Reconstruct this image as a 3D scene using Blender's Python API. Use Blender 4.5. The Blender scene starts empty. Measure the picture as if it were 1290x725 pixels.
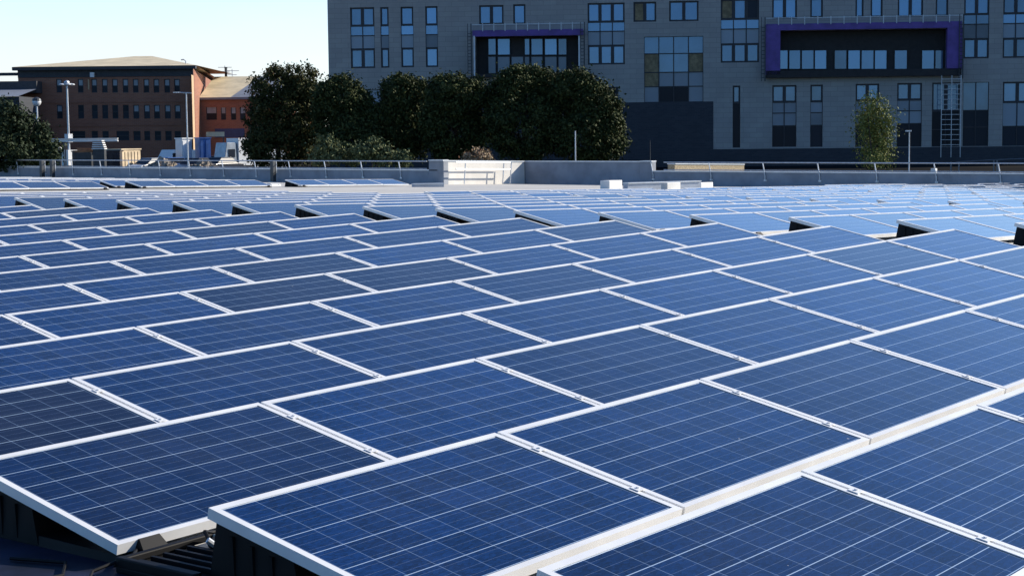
import bpy, bmesh, math, random
from mathutils import Vector, Matrix
random.seed(7)
R=math.radians
scene=bpy.context.scene
C=scene.collection
# ------------------------------------------------------------ camera
FPX=2124.82; PW,PH=1290.0,725.0
CAM=Vector((-4.03213,-4.59417,1.31740))
CM=Matrix(((0.6181,0.0754,-0.7825),(-0.786,0.0462,-0.6164),(-0.0103,0.9961,0.0879)))
import mathutils
CE=mathutils.Euler((R(84.95882),R(0.59016),R(-51.82132)),'XYZ')
CM=CE.to_matrix()
cd=bpy.data.cameras.new('camera'); cam=bpy.data.objects.new('camera',cd); C.objects.link(cam)
cam.location=CAM; cam.rotation_euler=CE
cd.sensor_width=36; cd.lens=FPX/PW*36; cd.clip_end=6000; cd.clip_start=.05
scene.camera=cam
# ------------------------------------------------------------ sky and sun
SUN_EL=R(28); SUN_DIR=Vector((math.cos(R(-30)),math.sin(R(-30)),0)).normalized()   # horizontal direction towards the sun
SUN_AZ=math.atan2(SUN_DIR.x,SUN_DIR.y)
w=bpy.data.worlds.new('World'); scene.world=w; w.use_nodes=True
nt=w.node_tree; bg=nt.nodes['Background']
sky=nt.nodes.new('ShaderNodeTexSky'); sky.sky_type='NISHITA'; sky.sun_disc=False
sky.sun_elevation=SUN_EL; sky.sun_rotation=SUN_AZ; sky.altitude=50; sky.air_density=1.0; sky.dust_density=0.25; sky.ozone_density=3.0
# thin high cloud low over the horizon, soft and nearly white
tcw=nt.nodes.new('ShaderNodeTexCoord'); mpw=nt.nodes.new('ShaderNodeMapping'); mpw.inputs['Scale'].default_value=(1.6,1.6,9); nt.links.new(tcw.outputs['Generated'],mpw.inputs[0])
nzw=nt.nodes.new('ShaderNodeTexNoise'); nzw.inputs['Scale'].default_value=2.2; nzw.inputs['Detail'].default_value=5; nt.links.new(mpw.outputs[0],nzw.inputs['Vector'])
mrw=nt.nodes.new('ShaderNodeMapRange'); mrw.inputs[1].default_value=.40; mrw.inputs[2].default_value=.60; mrw.inputs[3].default_value=.38; mrw.inputs[4].default_value=.98; nt.links.new(nzw.outputs['Fac'],mrw.inputs[0])
spw=nt.nodes.new('ShaderNodeSeparateXYZ'); nt.links.new(tcw.outputs['Generated'],spw.inputs[0])
elw=nt.nodes.new('ShaderNodeMapRange'); elw.inputs[1].default_value=.02; elw.inputs[2].default_value=.17; elw.inputs[3].default_value=1; elw.inputs[4].default_value=0; nt.links.new(spw.outputs[2],elw.inputs[0])
muw=nt.nodes.new('ShaderNodeMath'); muw.operation='MULTIPLY'; nt.links.new(mrw.outputs[0],muw.inputs[0]); nt.links.new(elw.outputs[0],muw.inputs[1])
msw=nt.nodes.new('ShaderNodeMath'); msw.operation='MULTIPLY'; nt.links.new(muw.outputs[0],msw.inputs[0])
mxw=nt.nodes.new('ShaderNodeMix'); mxw.data_type='RGBA'; nt.links.new(msw.outputs[0],mxw.inputs[0]); # the sky is paler and brighter low down, deeper blue overhead
gaw=nt.nodes.new('ShaderNodeMapRange'); gaw.inputs[1].default_value=.0; gaw.inputs[2].default_value=.55; gaw.inputs[3].default_value=1.0; gaw.inputs[4].default_value=0; nt.links.new(spw.outputs[2],gaw.inputs[0])
tiw=nt.nodes.new('ShaderNodeMix'); tiw.data_type='RGBA'; sdw=nt.nodes.new('ShaderNodeMapRange'); sdw.interpolation_type='SMOOTHSTEP'; sdw.inputs[1].default_value=-.35; sdw.inputs[2].default_value=.45; nt.links.new(spw.outputs[0],sdw.inputs[0])
sgw=nt.nodes.new('ShaderNodeMath'); sgw.operation='MULTIPLY'; nt.links.new(gaw.outputs[0],sgw.inputs[0]); nt.links.new(sdw.outputs[0],sgw.inputs[1]); nt.links.new(sdw.outputs[0],msw.inputs[1]); nt.links.new(sgw.outputs[0],tiw.inputs[0]); tiw.inputs[6].default_value=(.60,.88,1.20,1); tiw.inputs[7].default_value=(1.78,1.90,2.2,1)
gmw=nt.nodes.new('ShaderNodeMix'); gmw.data_type='RGBA'; gmw.blend_type='MULTIPLY'; gmw.inputs[0].default_value=1; nt.links.new(sky.outputs[0],gmw.inputs[6]); nt.links.new(tiw.outputs[2],gmw.inputs[7])
nt.links.new(gmw.outputs[2],mxw.inputs[6]); mxw.inputs[7].default_value=(7.3,7.5,7.5,1)
nt.links.new(mxw.outputs[2],bg.inputs[0]); bg.inputs[1].default_value=0.085
sl=bpy.data.lights.new('sun','SUN'); so=bpy.data.objects.new('sun',sl); C.objects.link(so)
sl.energy=4.9; sl.angle=R(.5); sl.color=(1,.92,.79)
sd=Vector((SUN_DIR.x*math.cos(SUN_EL),SUN_DIR.y*math.cos(SUN_EL),math.sin(SUN_EL)))
so.rotation_euler=(-sd).to_track_quat('-Z','Y').to_euler()
scene.view_settings.view_transform='Standard'; scene.view_settings.look='None'
scene.view_settings.gamma=1; scene.view_settings.exposure=0.55
scene.render.engine='CYCLES'
scene.render.resolution_x=1024; scene.render.resolution_y=575

# ------------------------------------------------------------ geometry helpers
def ray(px,py): return CM@Vector(((px-PW/2)/FPX,-(py-PH/2)/FPX,-1))
FWD=Vector((math.sin(R(51.8213)),math.cos(R(51.8213)),0)); RGT=Vector((FWD.y,-FWD.x,0))
def at(px,py,depth):
    d=ray(px,py); return CAM+d*(depth/d.dot(FWD))
def hit(px,py,p0,n):
    d=ray(px,py); return CAM+d*((p0-CAM).dot(n)/d.dot(n))
class MB:
    def __init__(s): s.v=[];s.f=[];s.m=[];s.uv=None
    def face(s,pts,m=0):
        i=len(s.v); s.v+= [tuple(p) for p in pts]; s.f.append(tuple(range(i,i+len(pts)))); s.m.append(m)
    def box(s,a,b,m=0,T=None):
        x0,y0,z0=a;x1,y1,z1=b
        P=[Vector(p) for p in ((x0,y0,z0),(x1,y0,z0),(x1,y1,z0),(x0,y1,z0),(x0,y0,z1),(x1,y0,z1),(x1,y1,z1),(x0,y1,z1))]
        if T: P=[T@p for p in P]
        i=len(s.v); s.v+=[tuple(p) for p in P]
        for q in ((0,3,2,1),(4,5,6,7),(0,1,5,4),(1,2,6,5),(2,3,7,6),(3,0,4,7)): s.f.append(tuple(i+k for k in q)); s.m.append(m)
        return s
    def hexa(s,bot,top,m=0):
        i=len(s.v); s.v+=[tuple(p) for p in bot]+[tuple(p) for p in top]; n=len(bot)
        s.f.append(tuple(i+k for k in reversed(range(n)))); s.m.append(m)
        s.f.append(tuple(i+n+k for k in range(n))); s.m.append(m)
        for k in range(n):
            l=(k+1)%n; s.f.append((i+k,i+l,i+n+l,i+n+k)); s.m.append(m)
        return s
    def tube(s,pts,r,n=8,m=0,cap=True):
        pts=[Vector(p) for p in pts]; rs=r if isinstance(r,(list,tuple)) else [r]*len(pts)
        rings=[]
        for k,p in enumerate(pts):
            d=(pts[min(k+1,len(pts)-1)]-pts[max(k-1,0)]).normalized()
            a=d.cross(Vector((0,0,1)));
            if a.length<.01: a=d.cross(Vector((1,0,0)))
            a.normalize(); b=d.cross(a); i=len(s.v)
            s.v+=[tuple(p+(a*math.cos(2*math.pi*j/n)+b*math.sin(2*math.pi*j/n))*rs[k]) for j in range(n)]
            rings.append(i)
        for q in range(len(rings)-1):
            for j in range(n):
                l=(j+1)%n; s.f.append((rings[q]+j,rings[q]+l,rings[q+1]+l,rings[q+1]+j)); s.m.append(m)
        if cap:
            s.f.append(tuple(rings[0]+j for j in reversed(range(n)))); s.m.append(m)
            s.f.append(tuple(rings[-1]+j for j in range(n))); s.m.append(m)
        return s
    def ball(s,c,r,m=0,n=10,h=6,sz=1):
        c=Vector(c)
        for i in range(h):
            for j in range(n):
                q=[]
                for (a,b) in ((i,j),(i+1,j),(i+1,j+1),(i,j+1)):
                    th=math.pi*a/h; ph=2*math.pi*b/n
                    q.append(c+Vector((math.sin(th)*math.cos(ph)*r,math.sin(th)*math.sin(ph)*r,math.cos(th)*r*sz)))
                s.face(q,m)
        return s
    def mesh(s,name,mats):
        me=bpy.data.meshes.new(name); me.from_pydata(s.v,[],s.f)
        for m in (mats if isinstance(mats,(list,tuple)) else [mats]): me.materials.append(m)
        if any(s.m): me.polygons.foreach_set('material_index',s.m)
        bm=bmesh.new(); bm.from_mesh(me); bmesh.ops.remove_doubles(bm,verts=bm.verts,dist=1e-5); bmesh.ops.recalc_face_normals(bm,faces=bm.faces) if len(s.f)<60000 else None
        bm.to_mesh(me); bm.free(); me.update(); return me
    def build(s,name,mats,parent=None,bevel=0):
        o=bpy.data.objects.new(name,s.mesh(name,mats)); C.objects.link(o)
        if parent: o.parent=parent
        if bevel:
            b=o.modifiers.new('bevel','BEVEL'); b.width=bevel; b.segments=2; b.limit_method='ANGLE'
        return o
def tag(o,label=None,cat=None,group=None,kind=None):
    if label: o['label']=label
    if cat: o['category']=cat
    if group: o['group']=group
    if kind: o['kind']=kind
    return o
def empty(name,loc,label=None,cat=None,group=None,mat=None):
    o=bpy.data.objects.new(name,None); C.objects.link(o); o.empty_display_size=.2
    if mat is not None: o.matrix_world=mat
    else: o.location=loc
    return tag(o,label,cat,group)
ORD=['first','second','third','fourth','fifth','sixth','seventh','eighth','ninth','tenth','eleventh','twelfth','thirteenth','fourteenth','fifteenth','sixteenth','seventeenth','eighteenth','nineteenth','twentieth','twenty-first','twenty-second','twenty-third','twenty-fourth','twenty-fifth','twenty-sixth','twenty-seventh','twenty-eighth','twenty-ninth','thirtieth']

# ------------------------------------------------------------ materials
class N:
    def __init__(s,name):
        s.m=bpy.data.materials.new(name); s.m.use_nodes=True; s.t=s.m.node_tree; s.b=s.t.nodes['Principled BSDF']
    def n(s,ty,**k):
        x=s.t.nodes.new(ty)
        for a,b in k.items():
            if a.startswith('i_'):
                x.inputs[a[2:]].default_value=b
            else: setattr(x,a,b)
        return x
    def l(s,a,b): s.t.links.new(a,b)
    def math(s,op,a,b=None,c=None):
        x=s.n('ShaderNodeMath',operation=op)
        for i,v in enumerate((a,b,c)):
            if v is None: continue
            if isinstance(v,(int,float)): x.inputs[i].default_value=v
            else: s.l(v,x.inputs[i])
        return x.outputs[0]
    def mix(s,f,a,b):
        x=s.n('ShaderNodeMix',data_type='RGBA')
        for i,v in ((0,f),(6,a),(7,b)):
            if isinstance(v,(int,float)): x.inputs[i].default_value=v
            elif isinstance(v,(tuple,list)): x.inputs[i].default_value=tuple(v)+((1,) if len(v)==3 else ())
            else: s.l(v,x.inputs[i])
        return x.outputs[2]
    def noise(s,scale,detail=3,co=None,rough=.55):
        x=s.n('ShaderNodeTexNoise'); x.inputs['Scale'].default_value=scale; x.inputs['Detail'].default_value=detail; x.inputs['Roughness'].default_value=rough
        if co: s.l(co,x.inputs['Vector'])
        return x.outputs['Fac']
    def ramp(s,f,a,b):
        x=s.n('ShaderNodeMapRange'); s.l(f,x.inputs[0]); x.inputs[1].default_value=a; x.inputs[2].default_value=b; return x.outputs[0]
def mat(name,col,rough=.6,metal=0,var=.12,scale=3,col2=None,bump=0,spec=.5,ior=None):
    q=N(name); co=q.n('ShaderNodeTexCoord').outputs['Object']
    f=q.ramp(q.noise(scale,4,co),.35,.65)
    c2=col2 or tuple(max(0,c*(1-var*2)) for c in col)
    q.l(q.mix(f,c2,tuple(min(1,c*(1+var*.4)) for c in col)),q.b.inputs['Base Color'])
    q.b.inputs['Roughness'].default_value=rough; q.b.inputs['Metallic'].default_value=metal
    q.b.inputs['Specular IOR Level'].default_value=spec
    if ior: q.b.inputs['IOR'].default_value=ior
    if bump:
        b=q.n('ShaderNodeBump',i_Strength=bump); b.inputs['Distance'].default_value=.02
        q.l(q.noise(scale*9,3,co),b.inputs['Height']); q.l(b.outputs[0],q.b.inputs['Normal'])
    return q.m
def solar_mat():
    q=N('solar_cells'); tc=q.n('ShaderNodeTexCoord'); uv=q.n('ShaderNodeUVMap').outputs[0]
    sx=q.n('ShaderNodeSeparateXYZ'); q.l(uv,sx.inputs[0]); U,V=sx.outputs[0],sx.outputs[1]
    # U in cells 0..10 along the row, V in cells 0..6 across
    def line(x,half):     # distance to nearest integer < half
        fr=q.math('FRACT',q.math('ADD',x,.5)); return q.math('LESS_THAN',q.math('ABSOLUTE',q.math('SUBTRACT',fr,.5)),half)
    gapv=line(V,.0125); gapu=line(U,.0105)
    bb=q.math('FRACT',q.math('MULTIPLY',V,3)); bus=q.math('LESS_THAN',q.math('ABSOLUTE',q.math('SUBTRACT',bb,.5)),.013)
    inV=q.math('MULTIPLY',q.math('GREATER_THAN',V,-.02),q.math('LESS_THAN',V,6.02)); inU=q.math('MULTIPLY',q.math('GREATER_THAN',U,-.02),q.math('LESS_THAN',U,10.02))
    inn=q.math('MULTIPLY',inU,inV)
    # per-cell tone
    fl=q.n('ShaderNodeCombineXYZ'); q.l(q.math('FLOOR',U),fl.inputs[0]); q.l(q.math('FLOOR',V),fl.inputs[1])
    oi=q.n('ShaderNodeObjectInfo'); q.l(q.math('MULTIPLY',oi.outputs['Random'],91),fl.inputs[2])
    wn=q.n('ShaderNodeTexWhiteNoise',noise_dimensions='3D'); q.l(fl.outputs[0],wn.inputs['Vector'])
    mp=q.n('ShaderNodeMapping'); q.l(uv,mp.inputs[0]); mp.inputs['Scale'].default_value=(9,22,1)
    vo=q.n('ShaderNodeTexVoronoi'); q.l(mp.outputs[0],vo.inputs['Vector']); vo.inputs['Scale'].default_value=.9
    ss=q.n('ShaderNodeSeparateColor'); q.l(vo.outputs['Color'],ss.inputs[0])
    g=q.math('ADD',q.math('MULTIPLY',wn.outputs['Value'],.36),q.math('MULTIPLY',ss.outputs[0],.64))
    big=q.ramp(oi.outputs['Random'],0,1)
    cell=q.mix(q.ramp(g,.0,1.0),(.0016,.0068,.028),(.0052,.034,.140))
    dk=q.ramp(q.math('FRACT',q.math('MULTIPLY',oi.outputs['Random'],7.3)),.62,.9)
    cell=q.mix(q.math('MULTIPLY',dk,.85),cell,(.0050,.0045,.012))
    cell=q.mix(q.math('MULTIPLY',big,.35),cell,(.0045,.0085,.028))
    c=q.mix(q.math('MULTIPLY',bus,.42),cell,(.20,.27,.40))
    c=q.mix(q.math('MULTIPLY',gapu,.48),c,(.22,.32,.48))
    c=q.mix(q.math('MULTIPLY',gapv,.85),c,(.40,.52,.66))
    c=q.mix(inn,(.012,.018,.035),c)
    # faint dust film
    du=q.ramp(q.noise(1.3,5,tc.outputs['Object']),.45,.8)
    c=q.mix(q.math('MULTIPLY',du,.035),c,(.35,.36,.36))
    # scattered specks of grit and droppings
    sv=q.n('ShaderNodeTexVoronoi'); sv.inputs['Scale'].default_value=5.5; ofs=q.n('ShaderNodeVectorMath',operation='ADD'); q.l(tc.outputs['Object'],ofs.inputs[0]); cr=q.n('ShaderNodeCombineXYZ'); q.l(q.math('MULTIPLY',oi.outputs['Random'],57),cr.inputs[0]); q.l(cr.outputs[0],ofs.inputs[1]); q.l(ofs.outputs[0],sv.inputs['Vector'])
    s3=q.n('ShaderNodeSeparateColor'); q.l(sv.outputs['Color'],s3.inputs[0])
    spk=q.math('MULTIPLY',q.math('LESS_THAN',sv.outputs['Distance'],q.math('MULTIPLY',s3.outputs[1],.055)),q.math('GREATER_THAN',s3.outputs[0],.72))
    c=q.mix(q.math('MULTIPLY',spk,.6),c,(.45,.45,.42))
    q.l(c,q.b.inputs['Base Color'])
    q.b.inputs['Roughness'].default_value=.11; q.b.inputs['IOR'].default_value=1.35; q.b.inputs['Specular IOR Level'].default_value=.5
    rr=q.n('ShaderNodeMapRange'); q.l(du,rr.inputs[0]); rr.inputs[3].default_value=.07; rr.inputs[4].default_value=.13; q.l(rr.outputs[0],q.b.inputs['Roughness'])
    return q.m
M_cells=solar_mat()
M_alu=mat('anodised_aluminium',(.80,.80,.79),.45,.15,.07,2.5)
M_rail=mat('joint_strip',(.55,.57,.60),.5,.3,.06,6)
M_black=mat('black_plastic',(.006,.006,.007),.6,0,.2,5,spec=.2)
M_backs=mat('backsheet',(.35,.36,.38),.6)
def roof_mat():
    q=N('roof_membrane'); co=q.n('ShaderNodeTexCoord').outputs['Object']
    a=q.ramp(q.noise(.35,6,co,.65),.3,.75); b=q.ramp(q.noise(3,5,co,.6),.35,.7)
    c=q.mix(a,(.60,.57,.50),(.45,.43,.39)); c=q.mix(q.math('MULTIPLY',b,.35),c,(.26,.25,.24))
    sx=q.n('ShaderNodeSeparateXYZ'); q.l(co,sx.inputs[0])
    seam=q.math('LESS_THAN',q.math('ABSOLUTE',q.math('SUBTRACT',q.math('FRACT',q.math('MULTIPLY',sx.outputs[1],.5)),.5)),.012)
    c=q.mix(q.math('MULTIPLY',seam,.5),c,(.2,.2,.2))
    q.l(c,q.b.inputs['Base Color']); q.b.inputs['Roughness'].default_value=.7
    return q.m
M_roof=roof_mat()
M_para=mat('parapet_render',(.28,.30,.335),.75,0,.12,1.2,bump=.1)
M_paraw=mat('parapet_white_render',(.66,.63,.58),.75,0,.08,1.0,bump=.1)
M_coping=mat('coping_metal',(.62,.64,.66),.45,.4,.06,3)
M_galv=mat('galvanised_steel',(.60,.62,.64),.45,.5,.1,8)
M_darkpost=mat('dark_steel',(.06,.065,.07),.5,.3)

# ------------------------------------------------------------ roof planes (a shallow gable: ridge at X=13.93)
SA=R(1.25); TILT=R(12.45); LP=1.6766; PIT=1.498
B1=Matrix(((math.cos(SA),0,-math.sin(SA)),(0,1,0),(math.sin(SA),0,math.cos(SA))))      # array frame on the near slope
O1=Vector((0,0,0))
n2=Vector((.02134351,-.00220024,.99976978)).normalized(); O2=Vector((15.18550592,3.01758239,.276938))
u2=Vector((1,0,0)); u2=(u2-n2*u2.dot(n2)).normalized(); v2=n2.cross(u2)
B2=Matrix((u2,v2,n2)).transposed()
HR=.30
def z2(x,y,h=-HR): return O2.z+h/n2.z-(n2.x*(x-O2.x)+n2.y*(y-O2.y))/n2.z
def z1(x,h=-HR): return x*math.tan(SA)+h
def zroof(x,y): return min(z1(x),z2(x,y))
def ridge(y):
    lo,hi=0,30
    for _ in range(40):
        mid=(lo+hi)/2
        if z1(mid)<z2(mid,y): lo=mid
        else: hi=mid
    return lo
rf=MB()
XF_L,XF_R,YN,YA=58.0,64.4,48.4,48.4
ys=[-14,0,10,20,30,41.0,48.4,60,80,100,130]
def xfar(y): return XF_L+.3 if y>YN else XF_R+.3
for a,b in zip(ys,ys[1:]):
    xf=xfar((a+b)/2)
    for k,(xa,xb) in enumerate(((-16,None),(None,'f'))):
        x0a=-16 if xa else ridge(a); x0b=-16 if xa else ridge(b)
        x1a=ridge(a) if xb is None else xf; x1b=ridge(b) if xb is None else xf
        rf.face([(x0a,a,zroof(x0a,a)),(x1a,a,zroof(x1a,a)),(x1b,b,zroof(x1b,b)),(x0b,b,zroof(x0b,b))])
tag(rf.build('roof',M_roof),kind='structure')
# outer walls of the warehouse under the roof edge
GZ=CAM.z-7
wb=MB()
for (xa,ya,xb,yb) in ((58.3,48.5,58.3,130),(58.3,48.5,64.7,48.5),(64.7,-14,64.7,48.5),(-16,-14,64.7,-14),(-16,-14,-16,130),(-16,130,58.3,130)):
    za,zb=zroof(xa,ya)-.01,zroof(xb,yb)-.01
    wb.face([(xa,ya,GZ-1),(xb,yb,GZ-1),(xb,yb,zb),(xa,ya,za)])
tag(wb.build('warehouse_wall',mat('warehouse_cladding',(.35,.37,.4),.5)),kind='structure')
# ------------------------------------------------------------ ground
gd=MB(); rings=[(0,-7),(60,-7),(88,-6.4),(105,-4.6),(122,-3.0),(135,-2.7),(180,-2.65),(250,-2.6),(400,-2.6),(900,-3),(4500,-4)]
nn=48
for (r0,za),(r1,zb) in zip(rings,rings[1:]):
    for k in range(nn):
        a,b=2*math.pi*k/nn,2*math.pi*(k+1)/nn
        p=[(CAM.x+r*math.cos(t),CAM.y+r*math.sin(t),CAM.z+z) for r,t,z in ((r0,a,za),(r1,a,zb),(r1,b,zb),(r0,b,za))]
        gd.face(p if r0 else p[1:])
gq=N('tarmac'); co=gq.n('ShaderNodeTexCoord').outputs['Object']
gq.l(gq.mix(gq.ramp(gq.noise(.05,6,co),.4,.6),(.016,.017,.019),(.03,.029,.027)),gq.b.inputs['Base Color']); gq.b.inputs['Roughness'].default_value=1; gq.b.inputs['Specular IOR Level'].default_value=0
tag(gd.build('ground',gq.m),kind='structure')
def gz(p):
    d=(Vector((p[0],p[1],0))-Vector((CAM.x,CAM.y,0))).length
    for (r0,za),(r1,zb) in zip(rings,rings[1:]):
        if d<=r1: return CAM.z+za+(zb-za)*(d-r0)/(r1-r0)
    return CAM.z-4

# ------------------------------------------------------------ solar panels
PL,PWD,TH,LIP=1.657,.992,.042,.030
def frame_mesh(lod):
    m=MB(); a=PL/2; l=LIP
    # ring of four mitred bars, y from 0 (high edge) to -PWD (low edge), top at z=0
    o=[(-a,0),(a,0),(a,-PWD),(-a,-PWD)]; i=[(-a+l,-l),(a-l,-l),(a-l,-PWD+l),(-a+l,-PWD+l)]
    for k in range(4):
        q=(k+1)%4
        bot=[(o[k][0],o[k][1],-TH),(o[q][0],o[q][1],-TH),(i[q][0],i[q][1],-TH),(i[k][0],i[k][1],-TH)]
        top=[(x,y,0) for x,y,_ in bot]
        m.hexa(bot,top)
    if lod==0:   # mounting strip filling the joint to the next module
        pass
    return m
def glass_faces(m,mi=0,z=-.004):
    a=PL/2-LIP; return [(-a,-PWD+LIP,z),(a,-PWD+LIP,z),(a,-LIP,z),(-a,-LIP,z)]
def glass_mesh(name,mats,extra=None):
    m=extra or MB(); base=len(m.f)
    m.face(glass_faces(m),1 if extra else 0)
    me=bpy.data.meshes.new(name); me.from_pydata(m.v,[],m.f)
    for x in mats: me.materials.append(x)
    me.polygons.foreach_set('material_index',m.m)
    uvl=me.uv_layers.new(name='uv')
    W_=PL-2*LIP; H_=PWD-2*LIP; mu,mv=.010,.004
    for p in me.polygons:
        for li in p.loop_indices:
            c=me.vertices[me.loops[li].vertex_index].co
            uu=(c.x+W_/2-mu)/(W_-2*mu)*10; vv=(c.y+PWD-LIP-mv*2.6)/(H_-mv*3.6)*6
            uvl.data[li].uv=(uu,vv)
    me.update(); return me
ME_frame=frame_mesh(0).mesh('frame',[M_alu])
ME_glass=glass_mesh('glass',[M_cells])
_b=MB(); a_=PL/2-LIP; _b.face([(-a_,-LIP,-.012),(a_,-LIP,-.012),(a_,-PWD+LIP,-.012),(-a_,-PWD+LIP,-.012)]); ME_back=_b.mesh('backsheet',[M_backs])
_s=MB(); _s.box((PL/2-.001,-PWD+.02,-.016),(PL/2+LP-PL+.001,-.004,-.010)); ME_strip=_s.mesh('joint_strip',[M_rail])
ME_clamps=[]
for y_ in (-.24,-.76):
    _c=MB(); _c.box((PL/2-.014,y_-.022,.0015),(PL/2+LP-PL+.014,y_+.022,.0050)); _c.tube([(PL/2+.01,y_,.0045),(PL/2+.01,y_,.011)],.007,6); ME_clamps.append(_c.mesh('clamp',[M_alu]))
ME_simple=glass_mesh('solar_panel',[M_alu,M_cells],frame_mesh(1))
Tt=Matrix.Rotation(TILT,3,'X'); Ti=Tt.inverted()
def support_mesh(side):
    # moulded black plastic stand under the high corner, in the row frame (z up from the roof) turned into the panel frame
    m=MB(); s=side; x0=s*(PL/2-.012); x1=s*(PL/2-.34)
    def P(x,y,z): return tuple(Ti@Vector((x,y,z)))
    lo,hi=sorted((x0,x1))
    def topz(y): return y*math.tan(TILT)-TH/math.cos(TILT)-.002
    yb,yf=-.015,-.40
    bot=[P(lo-.0,yf-.05,-HR+.004),P(hi,yf-.05,-HR+.004),P(hi,yb+.045,-HR+.004),P(lo,yb+.045,-HR+.004)]
    top=[P(lo+.012,yf,topz(yf)),P(hi-.012,yf,topz(yf)),P(hi-.012,yb,topz(yb)),P(lo+.012,yb,topz(yb))]
    m.hexa(bot,top)
    # ribs on the outer face
    for k in range(3):
        y=-.10-.10*k; xx=s*(PL/2-.017)
        m.hexa([P(xx-.006,y-.012,-HR+.02),P(xx+.006,y-.012,-HR+.02),P(xx+.006,y+.012,-HR+.02),P(xx-.006,y+.012,-HR+.02)],
               [P(xx-.006,y-.008,topz(y)-.03),P(xx+.006,y-.008,topz(y)-.03),P(xx+.006,y+.008,topz(y)-.03),P(xx-.006,y+.008,topz(y)-.03)])
    # floor runner joining high stand to low foot
    m.hexa([P(lo,-1.02,-HR+.004),P(hi,-1.02,-HR+.004),P(hi,-.42,-HR+.004),P(lo,-.42,-HR+.004)],
           [P(lo+.01,-1.0,-HR+.035),P(hi-.01,-1.0,-HR+.035),P(hi-.01,-.42,-HR+.045),P(lo+.01,-.42,-HR+.045)])
    # low foot
    yl=-PWD*math.cos(TILT)
    lx,hx=sorted((s*(PL/2-.10),s*(PL/2-.20)))
    m.hexa([P(lx-.02,yl-.07,-HR+.02),P(hx+.02,yl-.07,-HR+.02),P(hx+.02,yl+.14,-HR+.02),P(lx-.02,yl+.14,-HR+.02)],
           [P(lx,yl-.006,yl*math.tan(TILT)+.004),P(hx,yl-.006,yl*math.tan(TILT)+.004),P(hx,yl+.08,topz(yl+.08)),P(lx,yl+.08,topz(yl+.08))])
    return m.mesh('support',[M_black])
ME_sup={-1:support_mesh(-1),1:support_mesh(1)}
_t=MB(); _t.hexa([tuple(Ti@Vector(p)) for p in ((-PL/2,-.99,-HR+.004),(PL/2,-.99,-HR+.004),(PL/2,-.93,-HR+.004),(-PL/2,-.93,-HR+.004))],[tuple(Ti@Vector(p)) for p in ((-PL/2,-.955,-.262),(PL/2,-.955,-.262),(PL/2,-.93,-.255),(-PL/2,-.93,-.255))]); ME_undershade=_t.mesh('under_edge_shade',[M_black])  # added black strip, deepens the dark shading below the low edge
extra=[]
panels=[]      # (projected area, matrix, label-info)
def add_panel(B,O,k,r,info,end):
    loc=O+B@Vector(((k+.5)*LP,r*PIT,0))
    rotm=B@Tt
    mtx=Matrix.Translation(loc)@rotm.to_4x4()
    pts=[]
    for x,y in ((-PL/2,0),(PL/2,0),(PL/2,-PWD),(-PL/2,-PWD)):
        p=CM.transposed()@((mtx@Vector((x,y,0)))-CAM)
        if p.z>-.5: return
        pts.append((PW/2+FPX*p.x/-p.z,PH/2-FPX*p.y/-p.z))
    xs=[p[0] for p in pts]; yy=[p[1] for p in pts]
    off=max(xs)<-6 or min(xs)>PW+6 or max(yy)<0 or min(yy)>PH+8
    if off and (info[0]!='foreground' or max(xs)<-420 or min(xs)>PW+250 or min(yy)>PH+200): return
    ar=abs(sum(pts[i][0]*pts[(i+1)%4][1]-pts[(i+1)%4][0]*pts[i][1] for i in range(4)))/2
    fr=max(0,min(xs[1:]+[max(xs),PW])-0)
    (extra if off else panels).append((ar,mtx,info,end))
rn=random.Random(3)
def jit(B,O,k,r): return 0
def array(B,O,k0,k1,r0,r1,info,ends=True,skip=lambda k,r:False):
    n=int(round(k1-k0))
    for r in range(r0,r1):
        for j in range(n):
            if skip(k0+j,r): continue
            add_panel(B,O,k0+j,r,(info,j,n,r-r0),( -1 if j==0 else (1 if j==n-1 else 0)))
array(B1,O1,0,8,-1,18,'foreground')
O2b=O2
array(B2,O2,0,6,-3,17,'middle')
array(B2,O2,7,13,-2,14,'third')
array(B2,O2,14,20,0,14,'fourth')
array(B2,O2,21,25,3,15,'fifth')
array(B2,O2,27.0,29.0,6,14,'sixth')
array(B2,O2,3.5,11.5,28,40,'back left')
array(B2,O2,13.1,17.1,29,40,'back middle')
array(B2,O2,18.1,22.1,29,30,'back right')
panels.sort(key=lambda t:-t[0])
adj={'foreground':'dark blue','middle':'light blue','third':'pale blue','fourth':'pale','fifth':'pale','sixth':'pale','back left':'dark blue','back middle':'dark blue','back right':'dark blue'}
where={'foreground':'of the foreground array','middle':'of the array across the aisle','third':'of the third array','fourth':'of the fourth array','fifth':'of the farthest right array','sixth':'of the array at the parapet',
 'back left':'of the far left back block','back middle':'of the middle back block','back right':'of the back block by the parapet corner'}
seen=set()
def label(info):
    nm,j,n,r=info
    if nm=='foreground': pos='%s from right end'%ORD[n-1-j] if j>2 else '%s from left end'%ORD[j]
    elif nm=='back left': pos='%s from right end'%ORD[n-1-j]
    else: pos='%s from left end'%ORD[j]
    return '%s solar panel, %s, %s row %s'%(adj[nm],pos,ORD[r],where[nm])
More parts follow.
